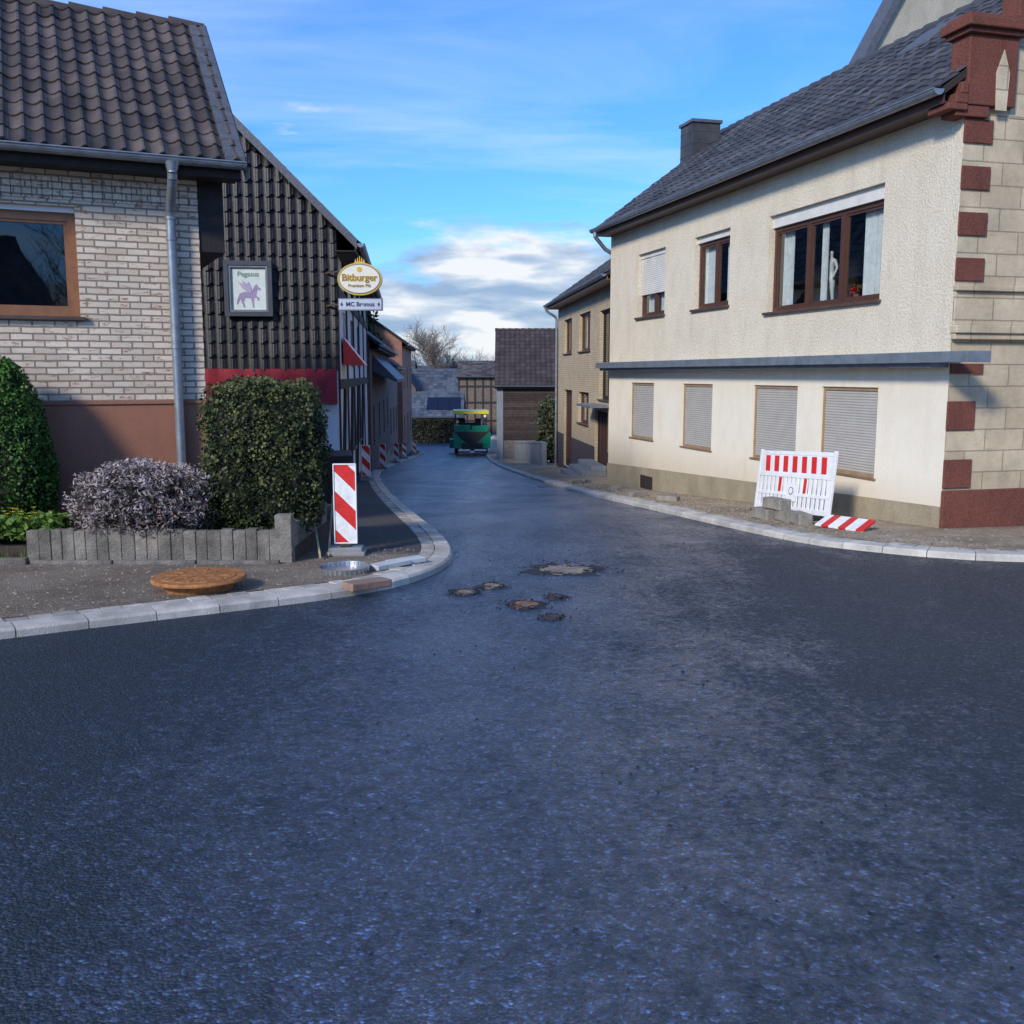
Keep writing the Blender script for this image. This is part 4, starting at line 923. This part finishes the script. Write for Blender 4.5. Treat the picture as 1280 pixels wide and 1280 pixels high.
# ================================================================ FRONT GARDEN
mb=MB(); vs=[];fs=[];nx,ny=24,12
for j in range(ny+1):
    for i in range(nx+1):
        x=-7.5+(5.25)*i/nx; y=10.06+2.6*j/ny; vs.append((x,y,-.03+.05*noise.noise(V((x*2,y*2,0)))))
for j in range(ny):
    for i in range(nx): a=j*(nx+1)+i; fs.append([a,a+1,a+nx+2,a+nx+1])
mb.add(vs,fs,SOIL,.5,True); mb.bx(-7.5,-2.25,10.08,12.6,-.5,-.12,SOIL); o=mb.build('garden_bed',fix=False); o['kind']='structure'
pe=root('palisade_edging','weathered concrete palisade edging around the front garden','edging',(-3.5,10,-.3))
mb=MB(); x=-4.98
while x<-2.42:
    w=R.uniform(.11,.14); hh=.06+R.uniform(-.010,.012); mb.box((x+w/2+3.5,R.uniform(-.006,.006),(hh+.3-.02)/2),(w-.003,.11,hh+.3+.04),PALI,(R.uniform(-.02,.02),R.uniform(-.006,.006),0),R.random()); x+=w
mb.box((1.16,0,.26),(.17,.14,.54),PALI,(0,0,0),.7)
y=.12
while y<1.9: mb.box((1.19,y,.19),(.11,.126,.46),PALI,(0,R.uniform(-.02,.02),0),R.random()); y+=.13
mb.build('concrete_palisade',pe,bevel=.009)
for i in range(3):
    ke=MB(); ke.bx(0,.885,-.04,.04,0,.15,PALI,R.random())
    meta(ke.build('edging_stone',bevel=.01,loc=(-7.6+i*.9,9.82,zg(9.8))),'low grey edging stone in front of the garden','edging','edging stones in front of the garden')
for i in range(3):
    ke=MB(); ke.bx(0,.835,-.03,.03,0,.12,PALI,R.random())
    meta(ke.build('edging_stone',bevel=.01,loc=(-4.9+i*.85,9.85,zg(9.8))),'low grey edging stone in front of the garden','edging','edging stones in front of the garden')
gr=MB()
for _ in range(4800):
    x=R.uniform(-7.2,-4.7) if R.random()<.8 else R.uniform(-4.9,-2.4); y=R.uniform(9.9,11.2); z=-.06
    if y<10.02 and x>-5: continue
    if y<10.05: z=zg(y)+.08
    h=R.uniform(.04,.16); a=R.uniform(0,6.28); w=V((math.cos(a),math.sin(a),0))*.007; l=V((R.gauss(0,.04),R.gauss(0,.04),h))
    p=V((x,y,z)); gr.face([p-w,p+w,p+l],GRASSM,R.random())
def gl(): return V((R.uniform(-6.2,-4.75),R.uniform(10.0,10.8),R.uniform(-.03,.16))),V((0,0,1)),R.uniform(.3,1)
leafshape(gr,1800,gl,.06,GRASSM,1.3)
o=gr.build('garden_grass',fix=False); o['kind']='stuff'; o['label']='weedy green grass and leaves in the front garden'; o['category']='grass'
YF=M('yellow_petals',(.75,.55,.02),.6)
for i in range(11):
    m=MB()
    for k in range(6):
        a=k*1.047; m.face([V((0,0,.15)),V((.014*math.cos(a-.4),.014*math.sin(a-.4),.16)),V((.034*math.cos(a),.034*math.sin(a),.165)),V((.014*math.cos(a+.4),.014*math.sin(a+.4),.16))],YF)
    m.cyl((0,0,0),(0,0,.15),.003,.002,GRASSM,5)
    o=m.build('yellow_flower',loc=(R.uniform(-5.3,-4.9),R.uniform(9.98,10.3),R.uniform(.02,.12))); meta(o,'small yellow spring flower in the weedy garden bed','flower','yellow flowers in the garden bed')
# ================================================================ STREET OBJECTS
mh=root('manhole_ring','rusty orange manhole ring with cover lying on the gravel','manhole',(-2.73,8.42,zg(8.42)+PV))
m=MB(); m.cyl((0,0,0),(0,0,.09),.28,.31,RUST,40); m.cyl((0,0,.09),(0,0,.10),.40,.40,RUST,48); m.cyl((0,0,.10),(0,0,.118),.405,.39,RUST,48); m.build('ring_base',mh)
m=MB(); m.cyl((0,0,.119),(0,0,.124),.32,.315,RUST,48)
for i in range(12):
    a=i*math.pi/6; m.box((.23*math.cos(a),.23*math.sin(a),.126),(.1,.03,.006),RUST,(0,0,a))
for i in range(6):
    a=i*math.pi/3; m.box((.1*math.cos(a),.1*math.sin(a),.126),(.08,.03,.006),RUST,(0,0,a))
m.build('cover',mh)
ST_D=stripes('diagonal_stripes',1,1,.42,duty=.5,off=.1)
def delineator(loc,rz):
    rt=root('traffic_delineator','red and white striped traffic delineator on a recycled plastic base','delineator',loc,rz,group='red and white delineators along the kerb')
    m=MB()
    for i,(a,b,h) in enumerate(((.42,.30,.05),(.36,.25,.09))): m.box((0,0,h/2+.001*i),(a,b,h),GREYP)
    m.box((0,0,.105),(.12,.1,.03),BLACKP); m.build('base',rt,bevel=.012)
    m=MB(); m.box((0,0,.555),(.225,.018,.84),ST_D); m.build('panel',rt,bevel=.006)
    m=MB()
    for x in (-.118,.118): m.box((x,0,.555),(.012,.04,.85),WHITEP)
    m.box((0,0,.982),(.244,.04,.014),WHITEP); m.box((0,0,.128),(.244,.04,.014),WHITEP)
    m.build('edge_profile',rt,bevel=.004); return rt
D0=delineator((-1.795,10.5,zg(10.5)+PV),math.radians(4))
for x,y in ((-4.05,27.2),(-5.0,38),(-5.78,49),(-6.35,58),(-6.55,66)):
    copy_thing(D0,(x,y,zg(y)+PV),R.uniform(-.2,.2))
m=MB(); n=32
m.cyl((0,0,.012),(0,0,.02),.23,.23,STEEL,n); m.cyl((0,0,0),(0,0,.06),.235,.245,STEEL,n,False)
for i in range(n):
    a=2*math.pi*i/n; m.box((.238*math.cos(a),.238*math.sin(a),.03),(.012,.02,.05),STEEL,(0,0,a))
meta(m.build('drain_tray',loc=(-1.62,9.35,zg(9.35)+PV)),'round galvanised drain tray lying beside the delineator','drain part')
SLB=M('pale_slab',(.52,.52,.51),.8,.2,6,.4,60)
for i,(x,y,rz,l) in enumerate(((-1.22,9.62,.9,.45),(-1.08,9.85,.75,.40))):
    m=MB(); m.box((0,0,.03),(l,.16,.05),SLB)
    meta(m.build('concrete_slab',loc=(x,y,zg(y)+PV),rot=(0,0,rz),bevel=.008),'pale flat concrete slab lying behind the kerb','slab','loose slabs behind the kerb')
m=MB(); m.box((0,0,.03),(.42,.17,.07),M('reddish_paver',(.27,.165,.12),.85,.3,9,.5))
meta(m.build('loose_paver',loc=(-1.28,8.52,zg(8.5)+.08),rot=(0,.03,.75),bevel=.01),'reddish brown paver lying on the kerb','paver')
for i,(a,b) in enumerate((((-2.0,10.1,.03),(-2.35,11.4,.5)),((-1.95,10.3,.03),(-2.2,12.0,.45)))):
    m=MB(); z=zg(a[1])+PV; m.beam(V((0,0,.02)),V((b[0]-a[0],b[1]-a[1],b[2])),.02,WOODP)
    meta(m.build('timber_stake',loc=(a[0],a[1],z)),'thin timber stake leaning against the hedge','stake','timber stakes')
bi=root('wheelie_bin','dark brown wheelie bin beside the pub wall','bin',(-3.08,17,zg(17)+PV),.2)
m=MB(); BRN=M('brown_plastic',(.045,.025,.02),.5,.2)
m.hexa([(-.22,-.25,.05),(.22,-.25,.05),(.22,.25,.05),(-.22,.25,.05),(-.28,-.33,.85),(.28,-.33,.85),(.28,.33,.85),(-.28,.33,.85)],BRN); m.box((0,0,.84),(.6,.7,.04),BRN); m.build('body',bi,bevel=.015)
m=MB(); m.prism([(-.3,-.37,.865),(.3,-.37,.865),(.3,.36,.9),(-.3,.36,.9)],(0,0,.04),BRN); m.build('lid',bi,bevel=.01)
for s_ in (-.24,.24):
    m=MB(); m.cyl((s_-.025,.22,.1),(s_+.025,.22,.1),.1,.1,BLACKP,16); m.build('wheel',bi)
P0=V((3.90,15.6));P1=V((4.49,13.86)); mid=(P0+P1)/2; dv=(P0-P1); ang=math.atan2(dv.y,dv.x)
bz=zg(mid.y)+PV
slope=math.atan2(zg(P0.y)-zg(P1.y),dv.length)
bar=root('barrier_fence','red and white plastic barrier fence panel leaning back on the pavement','barrier',(mid.x,mid.y,bz+.01))
bar.rotation_euler=(Matrix.Rotation(ang,4,'Z')@Matrix.Rotation(-slope,4,'Y')@Matrix.Rotation(math.radians(8),4,'X')).to_euler()
m=MB(); Lb=1.86
for a,b,c,d in ((-Lb/2,Lb/2,.06,.14),(-Lb/2,Lb/2,.92,.98),(-Lb/2,Lb/2,.58,.645),(-Lb/2,Lb/2,.30,.35)): m.bx(a,b,-.02,.02,c,d,WHITEP)
for s_ in (-1,1): m.box((s_*Lb/2,0,.5),(.05,.045,1.0),WHITEP)
n=17
for i in range(n):
    x=-Lb/2+.08+(Lb-.16)*i/(n-1)
    m.bx(x-.034,x+.034,-.012,.012,.12,.60,WHITEP)
m.build('frame',bar,bevel=.006)
m=MB(); m.bx(-Lb/2+.03,Lb/2-.03,-.015,.015,.645,.92,WHITEP)
n=7
for i in range(n):
    x=-Lb/2+.1+(Lb-.2)*(i+.5)/n; m.prism([(x-.075,.016,.66),(x+.045,.016,.66),(x+.075,.016,.905),(x-.045,.016,.905)],(0,.003,0),REDP)
m.build('reflective_board',bar)
for i in (5,11):
    m=MB(); x=-Lb/2+.08+(Lb-.16)*i/16; m.bx(x-.03,x+.03,.021,.026,.36,.58,REDP); m.build('reflector',bar)
m=MB(); m.bx(-.13,.13,.021,.028,.22,.5,WHITEP); m.build('badge_plate',bar)
m=MB(); m.cyl((0,.028,.38),(0,.033,.38),.06,.06,GREYP,16); m.cyl((0,.033,.38),(0,.035,.38),.045,.045,WHITEP,16); m.build('badge',bar)
for s_ in (-.7,.7):
    m=MB(); m.box((s_,0,.03),(.12,.42,.06),BLACKP); m.build('foot',bar,bevel=.012)
m=MB(); m.box((0,0,0),(.72,.32,.03),stripes('board_stripes',1,0,.26,duty=.42))
o=m.build('striped_barrier_board',loc=(4.42,12.92,zg(12.92)+PV+.075),bevel=.006); meta(o,'red and white striped board lying tilted on rubble','barrier board')
o.rotation_euler=(Matrix.Rotation(math.radians(-52),4,'Z')@Matrix.Rotation(math.radians(20),4,'X')).to_euler()
GB=M('grey_block',(.26,.235,.195),.9,.35,7,.6,50)
for i,(x,y,z,rz) in enumerate(((3.72,14.35,0,1.9),(3.95,13.95,0,1.8),(3.85,14.2,.16,1.95),(4.02,13.6,0,1.7))):
    m=MB(); m.box((0,0,.08),(.42,.2,.155),GB)
    meta(m.build('concrete_block',loc=(x,y,zg(y)+PV+z),rot=(0,0,rz),bevel=.012),'grey concrete block in a small pile by the kerb','block','concrete blocks by the kerb')
for i in range(9):
    y=R.uniform(17,27); x=rx(y)+R.uniform(.15,.5); m=MB(); m.box((0,0,.05),(R.uniform(.2,.45),.16,.1),GB)
    meta(m.build('concrete_block',loc=(x,y,zg(y)+PV),rot=(0,0,R.uniform(0,3)),bevel=.012),'loose kerb stone lying along the pavement','block','loose kerb stones along the pavement')
def cover(x,y,r,mound,name,label,mat=IRON,ragged=1.35,smear=.35):
    m=MB(); n=44; vs=[];fs=[]
    rad=[r*.85,r*1.06,r*ragged]
    for k,q in enumerate(rad):
        for i in range(n):
            a=2*math.pi*i/n; nz=noise.noise(V((math.cos(a)*1.6+x*9,math.sin(a)*1.6,k*.1))); n2=noise.noise(V((math.cos(a)*6+x*9,math.sin(a)*6,3+k)))
            w=1+((.9*nz+.5*n2) if k==2 else (smear*(nz+n2) if k==0 else 0))
            if k==0: w=min(w,1.18)
            hh=[.024,max(.012,mound*(.8+1.8*nz+1.2*n2)),-.004][k]
            vs.append((q*w*math.cos(a),q*w*math.sin(a),hh))
    for k in range(2):
        for i in range(n): fs.append([k*n+i,k*n+(i+1)%n,(k+1)*n+(i+1)%n,(k+1)*n+i])
    m.add(vs,fs,CR,.6)
    rt=root(name,label,'cover',(x,y,zg(y)+.002),group='covers left raw in the new asphalt')
    m.build('asphalt_collar',rt)
    m=MB(); m.cyl((0,0,.002),(0,0,.018),r*1.0,r*.98,mat,28)
    for i in range(8):
        a=i*math.pi/4; m.box((r*.6*math.cos(a),r*.6*math.sin(a),.020),(r*.4,r*.1,.006),mat,(0,0,a))
    m.build('lid',rt)
    m=MB()
    for _ in range(int(80*r/.3)+8):
        a=R.gauss(0,.9)+(2.2 if R.random()<.5 else 5.2); d=r*R.uniform(.8,2.1); s=R.uniform(.005,.02); c=V((d*math.cos(a),d*math.sin(a),s*.3+(.015 if d<r*1.1 else 0)))
        m.add([c+V((s,0,0)),c+V((-s*.5,s*.8,0)),c+V((-s*.5,-s*.8,0)),c+V((0,0,s*.9))],[[0,1,3],[1,2,3],[2,0,3]],CR,R.random())
    o=m.build('asphalt_crumbs',rt); o['kind']='stuff'
IRL=M('dusty_iron',(.22,.18,.14),.7,.5,9,.5)
IRB=M('brown_iron',(.20,.11,.06),.7,.4,12,.5)
cover(.55,9.9,.28,.02,'manhole_cover','round manhole cover with rough asphalt edge in the road',IRL,1.3,.45)
cover(.11,8.08,.125,.014,'valve_cover','small rusty valve cover in the road',IRB,1.35,.4)
cover(-.42,8.65,.095,.016,'valve_cover','small dark valve cover in the road',IRL,1.4,.5)
cover(-.18,8.98,.095,.014,'valve_cover','small dark valve cover in the road',IRL,1.4,.5)
cover(.38,8.45,.07,.014,'valve_cover','small dark valve cover in the road')
cover(.32,7.6,.07,.018,'valve_cover','small dark valve cover in the road')
# ================================================================ PAVER
pa=root('road_paver','green asphalt paver with yellow canopy working down the street','construction vehicle',(-2.72,67,zg(67)),math.radians(4))
m=MB()
for s_ in (-1,1):
    m.hexa([(s_*.15,0,.5),(s_*1.22,-.1,.6),(s_*1.22,1.9,.6),(s_*.15,1.9,.5),(s_*.15,0,.56),(s_*1.28,-.1,1.5),(s_*1.28,1.9,1.5),(s_*.15,1.9,.56)],GREENP)
    m.hexa([(s_*.72,-.16,.5),(s_*1.25,-.16,.5),(s_*1.25,-.08,.5),(s_*.72,-.08,.5),(s_*1.05,-.16,1.5),(s_*1.28,-.16,1.5),(s_*1.28,-.08,1.5),(s_*1.05,-.08,1.5)],GREENP)
m.bx(-1.2,1.2,1.85,1.95,.4,1.5,BLACKP); m.bx(-.71,.71,-.18,-.1,.35,.85,BLACKP)
m.build('hopper',pa)
for s_ in (-.55,.55):
    m=MB(); m.cyl((s_-.4,-.35,.35),(s_+.4,-.35,.35),.12,.12,STEEL,14); m.build('push_roller',pa)
m=MB(); m.bx(-1.15,1.15,2.0,4.6,.55,1.65,GREENP); m.bx(-1.18,-.05,2.05,3.0,1.652,1.95,GREENP); m.bx(.05,1.18,2.05,3.0,1.652,1.9,GREENP); m.bx(-1.0,1.0,4.3,4.6,1.652,2.0,BLACKP)
m.bx(-.6,.6,1.97,2.0,.9,1.45,BLACKP)
m.build('body',pa,bevel=.02)
for s_ in (-1,1):
    m=MB(); n=20; pts=[]
    for i in range(n+1): a=math.pi/2+math.pi*i/n; pts.append((s_*.98-.17,2.2+.38*math.cos(a),.38+.38*math.sin(a)))
    for i in range(n+1): a=-math.pi/2+math.pi*i/n; pts.append((s_*.98-.17,4.5+.38*math.cos(a),.38+.38*math.sin(a)))
    m.prism(pts,(.34,0,0),BLACKP); m.build('track',pa)
m=MB(); m.bx(-1.22,1.22,1.6,4.8,2.76,2.98,YELP)
m.build('canopy',pa,bevel=.01)
for x in (-1.1,1.1):
    for y in (2.2,4.4): m=MB(); m.beam((x,y,1.65),(x*.98,y,2.76),.06,BLACKP); m.build('post',pa)
m=MB(); m.cyl((.75,2.3,1.9),(.75,2.3,2.7),.05,.05,STEEL,10); m.build('exhaust',pa)
for s_ in (-.6,.6):
    m=MB(); m.bx(s_-.25,s_+.25,3.5,4.0,1.65,1.8,BLACKP); m.bx(s_-.25,s_+.25,3.95,4.05,1.8,2.35,BLACKP); m.build('seat',pa,bevel=.03)
m=MB(); m.bx(-.8,.8,3.0,3.2,1.66,2.1,BLACKP); m.build('console',pa,bevel=.02)
m=MB(); m.bx(-1.5,1.5,4.9,5.6,.15,.8,GREENP); m.bx(-1.5,1.5,5.6,5.9,.2,.35,STEEL); m.build('screed',pa,bevel=.02)
for s_ in (-.95,.95):
    m=MB(); m.cyl((s_,1.58,2.62),(s_,1.5,2.62),.09,.1,WHITEP,12); m.build('headlight',pa)
# ================================================================ WORLD, SUN, CAMERA
sunv=V((-.50,-.74,.50)).normalized()
w=bpy.data.worlds.new('World'); sc.world=w; w.use_nodes=True; nt=w.node_tree; nt.nodes.clear()
out=nt.nodes.new('ShaderNodeOutputWorld'); bg=nt.nodes.new('ShaderNodeBackground'); nt.links.new(bg.outputs[0],out.inputs[0]); bg.inputs[1].default_value=.15
sky=nt.nodes.new('ShaderNodeTexSky'); sky.sky_type='NISHITA'; sky.sun_disc=False
sky.sun_elevation=math.asin(sunv.z); sky.sun_rotation=math.atan2(sunv.x,sunv.y); sky.air_density=1.0; sky.dust_density=.4; sky.ozone_density=2.0
tc=nd(nt,'ShaderNodeTexCoord'); sp=nd(nt,'ShaderNodeSeparateXYZ'); nt.links.new(tc.outputs['Generated'],sp.inputs[0])
c=mixc(nt,1,sky.outputs[0],(.42,.88,1.62),'MULTIPLY')
ma=nd(nt,'ShaderNodeMath',operation='MAXIMUM'); ma.inputs[1].default_value=.0; nt.links.new(sp.outputs[2],ma.inputs[0])
ad=nd(nt,'ShaderNodeMath',operation='ADD'); ad.inputs[1].default_value=.16; nt.links.new(ma.outputs[0],ad.inputs[0])
dx=nd(nt,'ShaderNodeMath',operation='DIVIDE'); nt.links.new(sp.outputs[0],dx.inputs[0]); nt.links.new(ad.outputs[0],dx.inputs[1])
dy=nd(nt,'ShaderNodeMath',operation='DIVIDE'); nt.links.new(sp.outputs[1],dy.inputs[0]); nt.links.new(ad.outputs[0],dy.inputs[1])
cb=nd(nt,'ShaderNodeCombineXYZ'); nt.links.new(dx.outputs[0],cb.inputs[0]); nt.links.new(dy.outputs[0],cb.inputs[1])
mp=nd(nt,'ShaderNodeMapping'); mp.inputs['Scale'].default_value=(.55,1.7,1); mp.inputs['Rotation'].default_value=(0,0,-.42); mp.inputs['Location'].default_value=(2.3,1.4,0); nt.links.new(cb.outputs[0],mp.inputs[0])
n1=nd(nt,'ShaderNodeTexNoise'); n1.inputs['Scale'].default_value=1.05; n1.inputs['Detail'].default_value=9; n1.inputs['Roughness'].default_value=.58; n1.inputs['Distortion'].default_value=.7; nt.links.new(mp.outputs[0],n1.inputs['Vector'])
r1=ramp(nt,[(.44,0.),(.56,.22),(.74,.62)]); nt.links.new(n1.outputs[0],r1.inputs[0])
c=mixc(nt,r1.outputs[0],c,(4.2,5.6,6.5))
mp2=nd(nt,'ShaderNodeMapping'); mp2.inputs['Scale'].default_value=(4.5,4.5,17); mp2.inputs['Location'].default_value=(.35,0,.2); nt.links.new(tc.outputs['Generated'],mp2.inputs[0])
n2=nd(nt,'ShaderNodeTexNoise'); n2.inputs['Scale'].default_value=1.0; n2.inputs['Detail'].default_value=9; n2.inputs['Roughness'].default_value=.58; nt.links.new(mp2.outputs[0],n2.inputs['Vector'])
bd=ramp(nt,[(0,.44),(.06,.38),(.10,.235),(.17,.0)]); nt.links.new(sp.outputs[2],bd.inputs[0])
sm=nd(nt,'ShaderNodeMath',operation='ADD'); nt.links.new(n2.outputs[0],sm.inputs[0]); nt.links.new(bd.outputs[0],sm.inputs[1])
r2=ramp(nt,[(.70,0.),(.82,.95)]); nt.links.new(sm.outputs[0],r2.inputs[0])
n3=nd(nt,'ShaderNodeTexNoise'); n3.inputs['Scale'].default_value=1.0; n3.inputs['Detail'].default_value=8; mp3=nd(nt,'ShaderNodeMapping'); mp3.inputs['Scale'].default_value=(9,9,38); mp3.inputs['Location'].default_value=(.6,0,.35); nt.links.new(tc.outputs['Generated'],mp3.inputs[0]); nt.links.new(mp3.outputs[0],n3.inputs['Vector'])
r3=ramp(nt,[(.40,(2.2,3.1,4.4)),(.50,(3.7,4.4,5.3)),(.58,(6.2,6.3,6.4))])
nt.links.new(n3.outputs[0],r3.inputs[0])
c=mixc(nt,r2.outputs[0],c,r3.outputs[0])
nt.links.new(c,bg.inputs[0])
su=bpy.data.lights.new('sun','SUN'); su.energy=3.5; su.angle=math.radians(9); su.color=(1,.92,.81)
so=bpy.data.objects.new('sun',su); col.objects.link(so); so.rotation_euler=sunv.to_track_quat('Z','Y').to_euler()
cam=bpy.data.cameras.new('camera'); cam.lens=36*1230/1280; cam.sensor_width=36; cam.clip_end=5000
co=bpy.data.objects.new('camera',cam); col.objects.link(co); co.location=(0,0,1.65); co.rotation_euler=(math.radians(90-7.96),0,0)
sc.camera=co
sc.view_settings.view_transform='Standard'; sc.view_settings.look='None'; sc.view_settings.exposure=0
